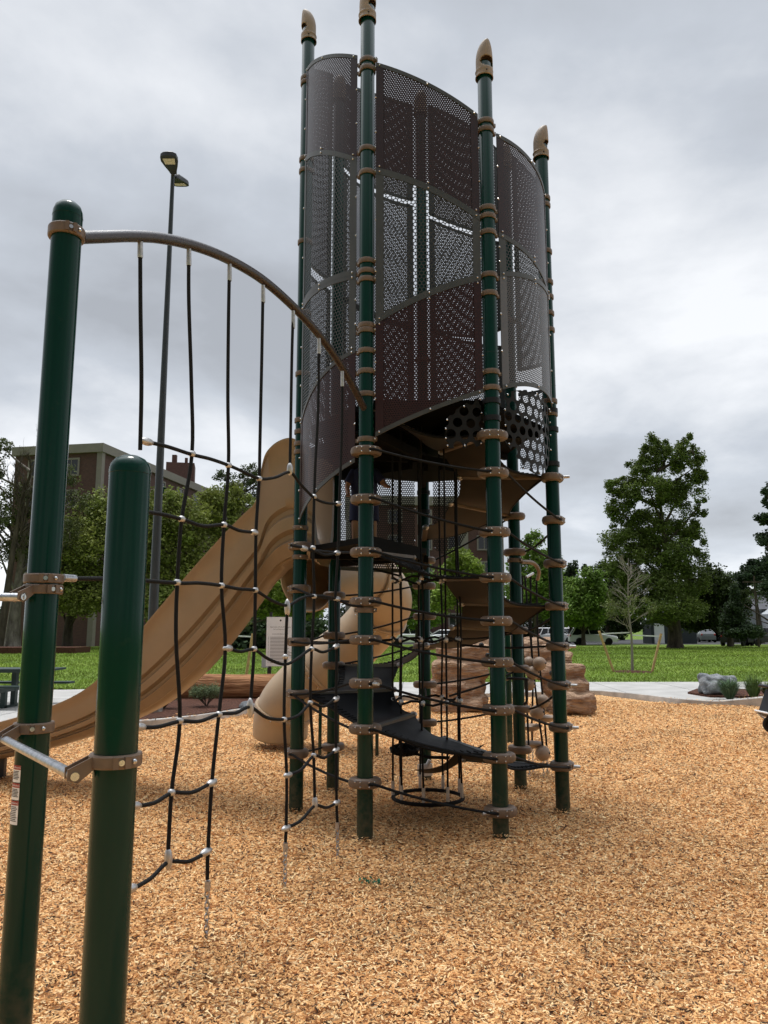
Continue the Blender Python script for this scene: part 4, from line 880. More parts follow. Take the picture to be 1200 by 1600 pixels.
# log
xa, xb, yl = P(238, 1080, 17.3).x, P(455, 1080, 17.3).x, 17.3; rows = []
for i in range(61):
    t = i / 60; r0 = .275 + .012 * math.sin(7 * t); sec = []
    for k in range(40):
        a = 2 * PI * k / 40; r = r0 * (1 + .03 * math.sin(3 * a + 4 * t) + .018 * math.sin(11 * a + 2 * math.sin(5 * t)) + random.uniform(-.008, .008)); sec.append((xa + (xb - xa) * t, yl + r * math.cos(a), .33 + r * math.sin(a)))
    rows.append(sec)
lg = MB(); lg.loft(rows, True, True); o = lg.build('log', M['log'], None, 60); recenter(o, ((xa + xb) / 2, yl, 0)); tag(o, 'long peeled orange-brown log lying on the mulch bed', 'log')

def leaf_cloud(pts, size, n_per, sig, base, C0, flat=0.0, var=.35, aspect=.55):
    """pts: clump centres (k,3); returns quads"""
    k = len(pts); n = k * n_per; c = np.repeat(pts, n_per, 0) + np.clip(RNG.normal(0, 1, (n, 3)), -1.7, 1.7) * np.repeat(sig, n_per, 0)
    a = RNG.normal(0, 1, (n, 3)); a[:, 2] *= .6; a /= np.linalg.norm(a, axis=1)[:, None]; b = RNG.normal(0, 1, (n, 3)); b -= a * (a * b).sum(1)[:, None]; b /= np.linalg.norm(b, axis=1)[:, None]
    s = (size * RNG.uniform(.6, 1.25, n))[:, None]; V = np.stack([c - a * s, c - b * s * aspect, c + a * s, c + b * s * aspect], 1)
    tone = np.repeat(RNG.uniform(1 - var, 1 + var, k), n_per) * RNG.uniform(.75, 1.25, n); hue = np.repeat(RNG.uniform(0, 1, k), n_per)[:, None]
    C = (np.array([C0]) * (1 - hue * .35) + np.array([C0]) * np.array([[1.45, 1.15, .9]]) * hue * .35) * tone[:, None]
    return V, np.repeat(np.clip(C, 0, 1), 4, 0)
def tree(label, base, trunk_r, blobs, leafcol, n_clumps, n_per, leaf, group=None, name='tree', trunkm='bark', dens_low=1, cl=.16, shape='round', bare=0, lean=(0, 0)):
    bx, by = base; o = thing(name, (bx, by, 0), label, 'tree', group)
    top = max(b[2] + b[5] * .6 for b in blobs); cx = np.mean([b[0] for b in blobs]); 
    mb = MB(); tz = top * .85; mid = Vector((bx + (cx - bx) * .4, by, tz * .5)); tpt = Vector((cx, by, tz))
    trunk = spline([(bx, by, -.1), (bx + lean[0], by, tz * .2), mid, tpt], 5); n = len(trunk)
    mb.tube(trunk, [trunk_r * (1.25 if i == 0 else 1) * (1 - .93 * i / (n - 1)) for i in range(n)], 9)
    vol = np.array([b[3] * b[4] * b[5] for b in blobs]) ** .75; cnt = np.maximum(3, (n_clumps * vol / vol.sum()).astype(int)); cs = []; sg = []
    for b, m_ in zip(blobs, cnt):
        d = RNG.normal(0, 1, (m_, 3)); d /= np.linalg.norm(d, axis=1)[:, None]; rr = RNG.uniform(.25, 1.0, (m_, 1)) ** .55
        c = np.array(b[:3]) + d * rr * np.array(b[3:6]); cs.append(c); sg.append(np.tile(np.array(b[3:6]) * cl * RNG.uniform(.5, 1.6, (m_, 1)), 1))
    n_per = int(n_per * 1.6); leaf *= .8; cs = np.concatenate(cs); sg = np.concatenate(sg); sg = np.clip(sg, .12, 2.0); k = cs[:, 2] > .8; cs, sg = cs[k], sg[k]
    for b in blobs:
        st = trunk[min(n - 1, max(2, int(n * min(.95, max(.1, (b[2] - b[5] * .9) / max(tz, .1))))))]; e = Vector(b[:3])
        mb.tube(spline([st, st.lerp(e, .5) + Vector((0, 0, -.08 * b[3])), e], 4), [trunk_r * .26 * (1 - .8 * i / 8) for i in range(9)], 6)
    sel = RNG.choice(len(cs), min(len(cs), 46), replace=False)
    for i in sel:
        e = Vector(cs[i]); bb = min(blobs, key=lambda b: (Vector(b[:3]) - e).length); st = Vector(bb[:3]).lerp(e, .1)
        mb.tube([st, st.lerp(e, .5) + Vector((random.uniform(-.2, .2), random.uniform(-.2, .2), -.1)), e], [trunk_r * .13, trunk_r * .09, trunk_r * .03], 5)
    mb.build('trunk', M[trunkm], o, 60)
    V, C = leaf_cloud(cs, leaf, n_per, sg, None, leafcol)
    np_mesh('crown', V, np.arange(len(V))[:, None] * 4 + np.arange(4)[None], C, M['leaf'], o)
    return o
def TB(Y, lst, dk=.75):
    """crown masses measured as column, row, half-width, half-height at distance Y"""
    res = []
    for (px, py, rx, rz) in lst:
        p = P(px, py, Y); k = Y / 1190; res.append((p.x, Y + random.uniform(-1, 1) * rx * k * .5, p.z, rx * k, rx * k * dk, rz * k))
    return res
GR = (.115, .165, .038); OL = (.20, .245, .062); LG = (.16, .26, .055); DG = (.045, .075, .036); YG = (.19, .27, .05)
# big cottonwood on the right
tree('large tall green tree with two tops standing alone on the right side of the lawn', (G(1035, 1013).x, 61), .62,
     TB(61, [(1020, 705, 22, 26), (1045, 715, 24, 26), (1078, 705, 18, 26), (1078, 735, 26, 28), (1095, 745, 14, 16), (998, 735, 26, 22), (975, 760, 26, 20), (960, 762, 16, 12), (1010, 770, 34, 26), (1060, 775, 36, 26), (1095, 790, 12, 20),
             (975, 800, 28, 26), (1020, 820, 36, 26), (1075, 820, 28, 26), (985, 845, 40, 28), (1040, 865, 46, 28), (1088, 855, 20, 24), (975, 885, 32, 26), (1010, 915, 50, 26), (1065, 905, 44, 28), (1030, 950, 60, 22), (975, 935, 28, 24)]), GR, 760, 90, .125, cl=.15)
BG = 'background trees behind the lawn'
tree('low dark spreading tree just right of the large two-topped tree', (G(1105, 1010).x, 66), .3, TB(66, [(1105, 910, 30, 30), (1130, 925, 28, 28), (1080, 930, 26, 30), (1120, 955, 36, 24), (1150, 945, 18, 28), (1090, 965, 40, 20)]), (.04, .062, .018), 260, 44, .18, BG)
tree('dark spruce with low branches in front of the pale house', (G(1150, 1009).x, 62), .22, TB(62, [(1148, 935, 8, 20), (1148, 955, 16, 16), (1148, 975, 24, 16), (1160, 988, 28, 10)]), DG, 150, 46, .14, BG, name='spruce_tree')
tree('blue-green pine crowns above the pale house roof at the right edge', (P(1190, 1000, 80).x, 80), .3, TB(80, [(1160, 905, 18, 12), (1180, 890, 20, 16), (1150, 920, 14, 10), (1195, 910, 16, 14), (1200, 885, 16, 18)]), (.04, .07, .035), 170, 40, .17, BG, name='pine_tree')
tree('tall dark pine cut by the right edge of the picture', (P(1222, 1000, 52).x, 52), .35, TB(52, [(1205, 780, 12, 14), (1200, 810, 16, 8), (1196, 770, 6, 10), (1215, 840, 22, 14), (1220, 880, 26, 20), (1222, 920, 30, 24), (1197, 850, 10, 7), (1210, 755, 8, 12)]), DG, 220, 44, .15, BG, name='pine_tree')
tree('small bright green tree on the lawn left of the staked sapling', (P(912, 1005, 72).x, 72), .25, TB(72, [(905, 930, 28, 24), (925, 915, 22, 30), (935, 950, 22, 26), (895, 955, 24, 22), (915, 968, 34, 14)]), LG, 260, 44, .19, BG)
tree('dark conifer rising behind the bright green tree', (P(893, 1005, 88).x, 88), .3, TB(88, [(893, 895, 10, 22), (890, 915, 18, 18), (895, 940, 28, 22), (918, 900, 9, 18), (922, 930, 16, 26)]), DG, 200, 44, .2, BG, name='pine_tree')
tree('dark bushy tree directly left of the large two-topped tree', (P(950, 1005, 78).x, 78), .3, TB(78, [(950, 905, 22, 28), (962, 940, 26, 26), (975, 975, 30, 14)]), (.035, .06, .018), 180, 40, .2, BG)
tree('light green tree seen between the two right-hand tower posts', (P(838, 1000, 58).x, 58), .25, TB(58, [(832, 850, 18, 20), (820, 880, 26, 26), (850, 885, 26, 26), (838, 915, 36, 26), (815, 930, 30, 28), (855, 940, 30, 24)]), LG, 280, 46, .15, BG)
tree('leafy young tree in front of the far brick building seen through the tower', (P(720, 1000, 44).x, 44), .12, TB(44, [(722, 870, 22, 20), (708, 895, 20, 20), (738, 895, 20, 22), (720, 925, 28, 20), (690, 935, 20, 24), (735, 950, 18, 14)]), YG, 170, 30, .13, BG)
tree('broad tree behind the middle of the tower', (P(652, 1000, 62).x, 62), .25, TB(62, [(648, 900, 26, 28), (668, 930, 26, 28), (630, 940, 28, 26), (655, 965, 34, 16)]), LG, 240, 42, .17, BG)
tree('mid green round tree filling the gap beside the dark spruce', (P(1130, 1000, 96).x, 96), .3, TB(96, [(1130, 915, 26, 18), (1105, 930, 30, 22), (1150, 935, 26, 22), (1175, 945, 30, 22), (1125, 955, 50, 20), (1185, 920, 20, 18)]), (.07, .11, .03), 260, 50, .2, BG)
tree('dark green tree behind the parked cars, seen just right of the right tower post', (P(870, 1000, 98).x, 98), .3, TB(98, [(872, 905, 20, 22), (860, 935, 26, 26), (885, 950, 30, 24), (845, 955, 26, 22)]), (.05, .08, .025), 200, 50, .2, BG)
# left trees
tree('tall sparse old tree with a thick pale trunk at the left edge', (P(20, 1006, 57).x, 57), .62, TB(57, [(5, 700, 18, 16), (-10, 740, 26, 20), (30, 770, 26, 22), (15, 810, 30, 24), (60, 800, 20, 18), (40, 850, 34, 24), (0, 860, 30, 24), (110, 745, 18, 16), (125, 780, 20, 18), (110, 830, 22, 20), (-30, 800, 30, 40), (85, 860, 24, 20)]), (.10, .125, .05), 400, 24, .13, trunkm='pbark', cl=.22)
tree('rounded olive-green tree standing left of the short post', (P(106, 1003, 60).x, 60), .45, TB(60, [(150, 800, 34, 34), (120, 830, 40, 34), (180, 830, 40, 40), (150, 870, 56, 40), (110, 900, 50, 36), (190, 900, 50, 36), (140, 935, 60, 28), (85, 925, 34, 30)]), OL, 480, 50, .17, BG)
tree('olive-green tree behind the grey lamp post', (P(262, 1003, 58).x, 58), .42, TB(58, [(255, 790, 34, 34), (235, 820, 40, 36), (290, 815, 36, 34), (265, 860, 52, 36), (240, 900, 50, 36), (300, 900, 46, 36), (260, 940, 60, 28), (285, 965, 44, 14)]), OL, 480, 50, .17, BG)
tree('olive-green tree left of the slide hood', (P(352, 1003, 62).x, 62), .38, TB(62, [(350, 775, 26, 26), (335, 805, 38, 34), (378, 800, 30, 34), (360, 850, 46, 40), (340, 900, 44, 36), (390, 905, 44, 40), (365, 945, 50, 26)]), OL, 440, 50, .17, BG)
tree('feathery sparse tree rising behind the slide hood', (P(395, 1000, 84).x, 84), .35, TB(84, [(388, 740, 18, 18), (372, 755, 20, 14), (405, 755, 18, 16), (395, 780, 28, 18), (350, 745, 16, 10)]), (.07, .095, .035), 120, 26, .17, BG)
tree('yellow-green tree with dark trunk between the slide and the rules board', (G(386, 1012).x, 52), .3, TB(52, [(430, 900, 26, 26), (400, 925, 34, 24), (450, 930, 30, 26), (420, 950, 44, 14), (470, 905, 20, 26), (480, 950, 24, 16)]), YG, 300, 44, .15, BG)
# dark shrubbery masses closing the view at the foot of the trees
for (lab, px, py, w, h, Y, c) in (('dark shrubs behind the log', 415, 985, 75, 16, 60, DG), ('dark hedge shrubs left of the large tree, behind parked cars', 880, 975, 95, 18, 104, (.03, .05, .02)), ('dark shrubs behind the dark pickup', 1120, 982, 85, 16, 98, DG), ('dark shrubs behind the left trees', 80, 975, 110, 22, 100, DG), ('dark shrubs beyond the van seen through the tower', 640, 972, 120, 16, 100, (.035, .06, .02))):
    o = thing('shrub', (P(px, py, Y).x, Y, 0), lab, 'shrub', 'shrub rows at the far side of the lawn'); k = Y / 1190; p = P(px, py, Y); cs = np.stack([RNG.uniform(-w * k, w * k, 260) + p.x, Y + RNG.normal(0, .8, 260), .3 + RNG.uniform(0, 1, 260) * (p.z + h * k - .3)], 1)
    V, C = leaf_cloud(cs, .24, 40, np.full((260, 3), .55), None, c); np_mesh('foliage', V, np.arange(len(V))[:, None] * 4 + np.arange(4)[None], C, M['leaf'], o)
    mb = MB()
    for s in range(14): x = p.x + random.uniform(-w * k, w * k) * .9; mb.tube([(x, Y, 0), (x + random.uniform(-.3, .3), Y, p.z)], [.06, .02], 5)
    mb.build('stem', M['bark'], o)
# bare twiggy young trees and the dead crown branches
def twigs(mb, p, d, ln, r, depth, spread=.5, leaves=None):
    e = p + d * ln; m1 = p.lerp(e, .5) + Vector((random.uniform(-1, 1), random.uniform(-1, 1), random.uniform(-.3, .6))) * ln * .06
    mb.tube([p, m1, e], [r, r * .85, r * .62], 5)
    if leaves is not None and depth <= 1: leaves.append(e)
    if depth == 0: return
    for i in range(random.choice((2, 3, 3))):
        nd = (d + Vector((random.uniform(-1, 1), random.uniform(-1, 1), random.uniform(-.35, .6))) * spread).normalized(); twigs(mb, p.lerp(e, random.uniform(.45, 1)), nd, ln * random.uniform(.55, .8), r * .55, depth - 1, spread, leaves)
def sapling(base, h, label, stakes, seed, nl=14):
    random.seed(seed); bx, by = base; o = thing('young_tree', (bx, by, 0), label, 'young tree'); mb = MB(); lv = []
    tr = spline([(bx, by, 0), (bx + .03, by, h * .3), (bx - .03, by, h * .6), (bx + .05, by, h)], 4); mb.tube(tr, [.055 * (1 - .8 * i / 12) for i in range(13)], 8)
    for i in range(20):
        t = .34 + .6 * i / 20; p = Vector((bx, by, h * t)); a = random.uniform(0, 2 * PI); d = Vector((math.cos(a), math.sin(a), random.uniform(.35, 1.1) if t < .8 else 1.6)).normalized()
        twigs(mb, p, d, h * .16 * (1.35 - t), .014, 3, .55, lv)
    mb.build('trunk', M['twig'], o)
    pts = np.array([tuple(p) for p in lv if random.random() < .3 and p.z < h * .66] or [(bx, by, h)]); V, C = leaf_cloud(pts, .045, nl, np.full((len(pts), 3), .06), None, (.13, .17, .05)); np_mesh('leaves', V, np.arange(len(V))[:, None] * 4 + np.arange(4)[None], C, M['leaf'], o)
    mb = MB(); mb.lathe((bx, by, .076), [(.75, 0), (.6, .03), (.1, .05), (1e-4, .05)], 20); mb.build('soil_ring', M['mulch'], o)
    for (tx, tz, gx, tag_) in stakes:
        s_ = MB(); s_.tube([(bx + gx, by, 0), (bx + tx, by, tz)], .045, 10); so_ = s_.build('tree_stake', M['stake'], None, 30); recenter(so_, (bx + gx, by, 0)); tag(so_, tag_, 'stake')
        MB().beam((bx + tx, by, tz - .1), (bx + (0 if abs(tx) < 2 else tx * .3), by, tz - .1 + .05), .02, .045).build('strap', M['white'], so_)
    return o
def sx(px, py, Y): return P(px, py, Y)
Yt = G(988, 1050, .076).y; bt = P(988, 1050, Yt); st = []
for (a, b, c, d, lab) in ((936, 986, 960, 1052, 'leaning wooden stake left of the bare sapling on the right lawn'), (1033, 990, 1018, 1052, 'leaning wooden stake right of the bare sapling on the right lawn')): p = P(a, b, Yt); q = P(c, d, Yt); st.append((p.x - bt.x, p.z, q.x - bt.x, lab))
sapling((bt.x, Yt), zat(Yt, 872), 'bare twiggy sapling with few leaves, held between two stakes on the right lawn', st, 5)
Yt = G(352, 1058, .076).y; bt = P(350, 1058, Yt); st = []
for (a, b, c, d, lab) in ((307, 1015, 317, 1058, 'pale wooden stake leaning behind the left part of the log'), (395, 990, 384, 1056, 'pale wooden stake with white strap left of the rules board')): p = P(a, b, Yt); q = P(c, d, Yt); st.append((p.x - bt.x, p.z, q.x - bt.x, lab))
sapling((bt.x, Yt), zat(Yt, 900), 'thin staked sapling behind the log, mostly hidden by the net and slide', st, 9)
random.seed(21)
# dead twigs in the sparse left tree
for (lab, px, py, Y, ln) in (('bare dead top branches of an old tree at the left edge', 38, 760, 56, 2.4),):
    p = P(px, py, Y); o = thing('dead_tree', (p.x, Y, 0), lab, 'tree'); mb = MB(); mb.tube([(p.x - 1, Y, 0), (p.x - .5, Y, p.z * .6), p], [.3, .2, .13], 8)
    for i in range(12):
        a = random.uniform(-.5, PI + .5); twigs(mb, p + Vector((0, 0, -random.uniform(0, 5))), Vector((math.cos(a) * .6, random.uniform(-.3, .3), abs(math.sin(a)) + .3)).normalized(), ln, .085, 4, .5)
    mb.build('trunk', M['bark'], o)
p = P(120, 810, 61); o = thing('dead_tree', (p.x, 61, 0), 'bare branching tree between the brick building and the rounded olive tree', 'tree'); mb = MB(); mb.tube([(p.x - 3, 61, 0), (p.x - 1.5, 61, p.z * .6), p], [.25, .18, .1], 8)
for i in range(10):
    a = random.uniform(0, PI); twigs(mb, p + Vector((random.uniform(-1, 1), 0, -random.uniform(0, 3))), Vector((math.cos(a), random.uniform(-.3, .3), abs(math.sin(a)) + .1)).normalized(), 1.7, .07, 4, .55)
mb.build('trunk', M['bark'], o)
# shrubs and ornamental grasses
def bush(px, py, Y, w, h, col, label, grassy=False, seed=0):
    p = P(px, py, Y); o = thing('shrub' if not grassy else 'ornamental_grass', (p.x, Y, .1), label, 'shrub' if not grassy else 'grass clump'); mb = MB(); n = 26 if not grassy else 0
    if grassy:
        m_ = 420; a = RNG.uniform(0, 2 * PI, m_); ln = RNG.uniform(.55, 1.05, m_) * h; sp0 = RNG.uniform(.0, 1, m_) ** .7 * w; b0 = np.stack([p.x + np.cos(a) * .06, Y + np.sin(a) * .06, np.full(m_, .1)], 1)
        md = b0 + np.stack([np.cos(a) * sp0 * .35, np.sin(a) * sp0 * .35, ln * .7], 1); tp_ = b0 + np.stack([np.cos(a) * sp0, np.sin(a) * sp0, ln * (1 - .3 * sp0 / w)], 1); pr = np.stack([-np.sin(a), np.cos(a), a * 0], 1) * .006
        V = np.concatenate([np.stack([b0 - pr, b0 + pr, md + pr, md - pr], 1), np.stack([md - pr, md + pr, tp_ + pr * .2, tp_ - pr * .2], 1)], 0); C = np.repeat(np.array([col]) * RNG.uniform(.6, 1.4, (2 * m_, 1)), 4, 0)
        np_mesh('blades', V, np.arange(len(V))[:, None] * 4 + np.arange(4)[None], C, M['blade'], o)
    else:
        lv = []
        for i in range(n):
            a = random.uniform(0, 2 * PI); d = Vector((math.cos(a) * .7, math.sin(a) * .7, random.uniform(.6, 1.4))).normalized(); twigs(mb, Vector((p.x, Y, .1)), d, h * .5, .006, 2, .4, lv)
        mb.build('stem', M['bark'], o); pts = np.array([tuple(q) for q in lv]); V, C = leaf_cloud(pts, .016, 14, np.full((len(pts), 3), .035), None, col); np_mesh('foliage', V, np.arange(len(V))[:, None] * 4 + np.arange(4)[None], C, M['leaf'], o)
bush(256, 1105, 14.9, .3, .42, (.13, .17, .11), 'small grey-green shrub in the mulch left of the middle net ropes')
bush(323, 1105, 15.3, .3, .44, (.13, .18, .09), 'small grey-green shrub in the mulch in front of the log middle')
bush(1140, 1090, 16.9, .5, .5, (.12, .19, .10), 'blue-green ornamental grass in front of the grey boulder', True)
bush(1178, 1090, 17.2, .4, .55, (.14, .21, .06), 'upright green ornamental grass right of the grey boulder', True)
bush(1203, 1092, 17.2, .35, .4, (.16, .24, .06), 'yellow-green ornamental grass cut by the right picture edge', True)

w0 = G(578, 1384); wo = thing('weed', (w0.x, w0.y, 0), 'tiny green sprig lying in the wood chips in front of the tower', 'weed'); V, C = leaf_cloud(np.array([[w0.x + dx, w0.y, .03] for dx in (-.04, 0, .05)]), .014, 14, np.full((3, 3), .014), None, (.03, .16, .10)); np_mesh('leaves', V, np.arange(len(V))[:, None] * 4 + np.arange(4)[None], C, M['leaf'], wo)
# ------------------------------------------------------------------ rules board
Yb = 17.9; c0 = P(417, 964, Yb); c1 = P(459, 1041, Yb); bd = thing('rules_board', (c0.x + .1, Yb, 0), 'white park rules board on a dark post behind the left tower post', 'sign')
MB().box(((c0.x + c1.x) / 2, Yb, (c0.z + c1.z) / 2), (c1.x - c0.x, .02, c0.z - c1.z)).build('board', M['white'], bd, 0)
mb = MB(); mb.box((c0.x + .09, Yb + .045, c0.z / 2 + .03), (.06, .06, c0.z + .16)); mb.box((c1.x - .09, Yb + .045, c0.z / 2), (.06, .06, c0.z)); mb.build('post', M['dark'], bd, 0)
mb = MB(); cxb = (c0.x + c1.x) / 2; Wd = c1.x - c0.x
for (txt, sz, dz) in (('Department of Parks & Recreation', .034, .24), ('Park and Playground Rules', .03, .29), ('RULES AND REGULATIONS', .03, .40)):
    vs, fs = text_mesh(txt, sz); mb.add([Vector((cxb + v.x, Yb - .0125, c0.z - dz + v.y)) for v in vs], fs)
mb.ball((cxb, Yb - .011, c0.z - .08), .022, 10, 6, (1, .1, 1)); z = c0.z - .46
while z > c1.z + .05:
    w = Wd * random.uniform(.55, .8); mb.box((c0.x + .09 + w / 2, Yb - .011, z), (w, .002, .009)); mb.box((c0.x + .05, Yb - .011, z), (.015, .002, .009)); z -= .032
mb.build('lettering', M['ink'], bd, 0)
q0 = P(409, 1025, Yb + .3); q1 = P(419, 1043, Yb + .3); o = thing('small_placard', (q0.x, Yb + .3, 0), 'small blank pale placard half hidden behind the rules board', 'sign'); MB().box(((q0.x + q1.x) / 2, Yb + .3, (q0.z + q1.z) / 2), (q1.x - q0.x, .015, q0.z - q1.z)).build('board', M['siding'], o, 0)
MB().box((q1.x, Yb + .33, q0.z / 2), (.04, .04, q0.z)).build('post', M['dark'], o, 0)

# ------------------------------------------------------------------ picnic table
tb = thing('picnic_table', (-7.9, 15.6, 0), 'dark green metal picnic table on the concrete at the left edge', 'picnic table')
p0 = P(-60, 1048, 15.6); p1 = P(91, 1048, 15.6); cx_ = (p0.x + p1.x) / 2; ln = p1.x - p0.x; gt = mat('table_green', (.012, .035, .032), .45, var=.1, vscale=8)
MB().box((cx_, 15.6, .80), (ln, .76, .04)).box((cx_, 15.22, .775), (ln, .02, .05)).build('table_top', gt, tb, 0)
for s in (-1, 1):
    MB().box((cx_, 15.6 + s * .66, .50), (ln + .06, .27, .04)).build('bench_seat', gt, tb, 0)
for px in (18, -50):
    x = P(px, 1090, 15.5).x; mb = MB(); mb.box((x, 15.6, .46), (.09, .12, .66)); mb.box((x, 15.6, .42), (.08, 1.4, .07)); mb.box((x, 15.18, .24), (.1, .1, .32)); mb.box((x, 16.02, .24), (.1, .1, .32)); mb.box((x, 15.6, .10), (.1, 1.0, .05)); mb.build('leg', gt, tb, 0)

# ------------------------------------------------------------------ stroller at the right edge
sg_ = G(1203, 1147); S0 = Vector((sg_.x + .02, sg_.y, 0)); stl = thing('stroller', (S0.x + .3, S0.y, 0), 'black and white baby stroller cut by the right edge on the wood chips', 'stroller')
def wheel(c, r, w, parent, ax=(0, 1, 0), spoke=5):
    q = Vector(ax).to_track_quat('Z', 'Y').to_matrix(); mb = MB(); mb.lathe(c, [(r * .72, -w / 2), (r * .93, -w / 2), (r, -w / 4), (r, w / 4), (r * .93, w / 2), (r * .72, w / 2), (r * .72, -w / 2)], 28, M=q); t = mb.build('wheel', M['tyre'], parent, 40)
    mb = MB(); mb.lathe(c, [(.01, -w * .4), (r * .2, -w * .4), (r * .2, w * .4), (.01, w * .4)], 14, M=q)
    for k in range(spoke): a = 2 * PI * k / spoke; mb.tube([c + q @ Vector((0, 0, 0)), c + q @ Vector((r * .74 * math.cos(a), r * .74 * math.sin(a), 0))], r * .06, 6)
    mb.lathe(c, [(r * .66, -w * .35), (r * .74, -w * .35), (r * .74, w * .35), (r * .66, w * .35), (r * .66, -w * .35)], 24, M=q); mb.build('rim', M['rim'], t, 40)
for (dx, dy, r) in ((.02, 0, .13), (.62, -.28, .17), (.62, .28, .17)): wheel(S0 + Vector((dx, dy, r + .01)), r, .05, stl, (.25, 1, 0))
mb = MB(); mb.loft([[S0 + Vector((x, s * .2, z)) for x, z in ((-.10, .30), (-.06, .36), (.06, .66), (.42, .62), (.5, .40), (.25, .24), (.0, .24))] for s in (-1, 1)], True, True); mb.build('seat', M['black'], stl, 20)
mb = MB()
for s in (-1, 1): mb.tube(spline([S0 + Vector((-.12, s * .21, .33)), S0 + Vector((.05, s * .22, .20)), S0 + Vector((.3, s * .23, .30)), S0 + Vector((.8, s * .23, .98))], 6), .016, 10); mb.tube([S0 + Vector((.3, s * .23, .3)), S0 + Vector((.62, s * .25, .18))], .014, 8)
mb.tube([S0 + Vector((-.12, -.21, .33)), S0 + Vector((-.12, .21, .33))], .016, 10); mb.build('frame', M['white'], stl, 60)
mb = MB(); mb.tube(spline([S0 + Vector((.3, -.22, .70)), S0 + Vector((-.02, -.20, .71)), S0 + Vector((-.06, 0, .72)), S0 + Vector((-.02, .2, .71)), S0 + Vector((.3, .22, .70))], 5), .022, 10); mb.loft([[S0 + Vector((x, y, z)) for y in (-.2, .2)] for x, z in ((-.05, .70), (.2, .72), (.3, .5))], False); mb.build('bumper_bar', M['black'], stl, 50)
mb = MB(); rows = []
for k in range(8): a = PI * .15 + PI * .55 * k / 7; rows.append([S0 + Vector((.45 - .38 * math.cos(a), .22 * math.cos(t), .62 + .42 * math.sin(a) * (.75 + .25 * math.sin(t)))) for t in np.linspace(0, PI, 9)])
mb.loft(rows, False); mb.build('canopy', M['black'], stl, 60)
mb = MB(); mb.tube([S0 + Vector((.8, -.23, .98)), S0 + Vector((.8, .23, .98))], .018, 10); mb.build('handle', M['black'], stl)

# ------------------------------------------------------------------ buildings
def building(name, label, org, dirx, lx_, ly_, H, cols_x, cols_y, floors, fh, roof_h=1.1, trim_cols=(), fz=1.3):
    """org: near corner; dirx: direction of the long facade; the short facade runs to its left"""
    o = thing(name, (org[0], org[1], 0), label, 'building'); d = Vector((dirx[0], dirx[1], 0)).normalized(); e = Vector((-d.y, d.x, 0)); O = Vector((org[0], org[1], 0))
    c = [O, O + d * lx_, O + d * lx_ + e * ly_, O + e * ly_]; MB().prism([(p.x, p.y) for p in c], -.2, H).build('wall', M['brick'], o, 0)
    k = .25; c2 = [O - d * k - e * k, O + d * (lx_ + k) - e * k, O + d * (lx_ + k) + e * (ly_ + k), O - d * k + e * (ly_ + k)]; MB().prism([(p.x, p.y) for p in c2], H, H + roof_h).build('roof', M['cream'], o, 0)
    mb = MB()
    for p in (O,): mb.box(p + (d + e) * .12 + Vector((0, 0, H / 2)), (.5, .5, H), math.atan2(d.y, d.x))
    for (u, w) in trim_cols: mb.box(O + d * u - e * .02 + Vector((0, 0, H / 2)), (w, .3, H), math.atan2(d.y, d.x))
    mb.build('pilaster', M['cream'], o, 0)
    def win(face, u, z, w=1.3, h=1.35):
        if face == 'x': p = O + d * u; n = -e; t = d
        else: p = O + e * u; n = -d; t = e
        ang = math.atan2(t.y, t.x); mb = MB(); c_ = p + Vector((0, 0, z)) + n * .03; b_ = .16
        mb.box(c_ + Vector((0, 0, h / 2 + b_ / 2)), (w + 2 * b_, .14, b_), ang); mb.box(c_ - Vector((0, 0, h / 2 + b_ / 2)), (w + 2 * b_, .2, b_), ang)
        for s in (-1, 1): mb.box(c_ + t * s * (w / 2 + b_ / 2), (b_, .14, h), ang)
        mb.box(c_, (.07, .1, h), ang); f = mb.build('window', M['cream'], o, 0); MB().box(c_ - n * .0, (w, .05, h), ang).build('pane', M['glass'], f, 0)
    for fl in range(floors):
        z = H - fz - fl * fh
        if z < 1.2: break
        for u in cols_x: win('x', u, z)
        for u in cols_y: win('y', u, z)
    return o, d, e
K1 = P(160, 693, 67); K2 = P(321, 763, 89); H1 = K1.z - .8
o, d, e = building('apartment_building', 'brown brick apartment block with cream roof band and cream window frames, behind the left trees', (K1.x, 67), (K2.x - K1.x, 22), 44, 8.6, H1, [3 + 4.2 * i for i in range(10)], [2.9, 6.4], 4, 2.9, .8, fz=1.25)
ch = Vector((K1.x, 67, 0)) + d * 22 + e * 3; mb = MB(); mb.box(ch + Vector((0, 0, H1 + 2.0)), (3.2, 3.0, 3.2), .2); mb.box(ch + Vector((-.8, 0, H1 + 4.1)), (.5, .5, 1.4)); mb.box(ch + Vector((.6, 0, H1 + 3.9)), (.3, .3, 1.1)); mb.build('chimney', M['brick'], o, 0)
J = P(782, 775, 84); building('apartment_building', 'brick apartment block with cream pilasters seen through the middle of the tower', (J.x - 17, 84), (1, .05), 17, 12, J.z - 1, [2 + 3.3 * i for i in range(5)], [], 6, 2.85, 1.0, [(13.0, .8), (16.9, .9)])
# low buildings at far left behind trees
p = P(130, 985, 78); building('low_building', 'low dark brick building glimpsed under the rounded olive tree', (p.x, 78), (1, 0), 12, 8, 4.5, [2, 5, 8], [], 1, 3, .4)
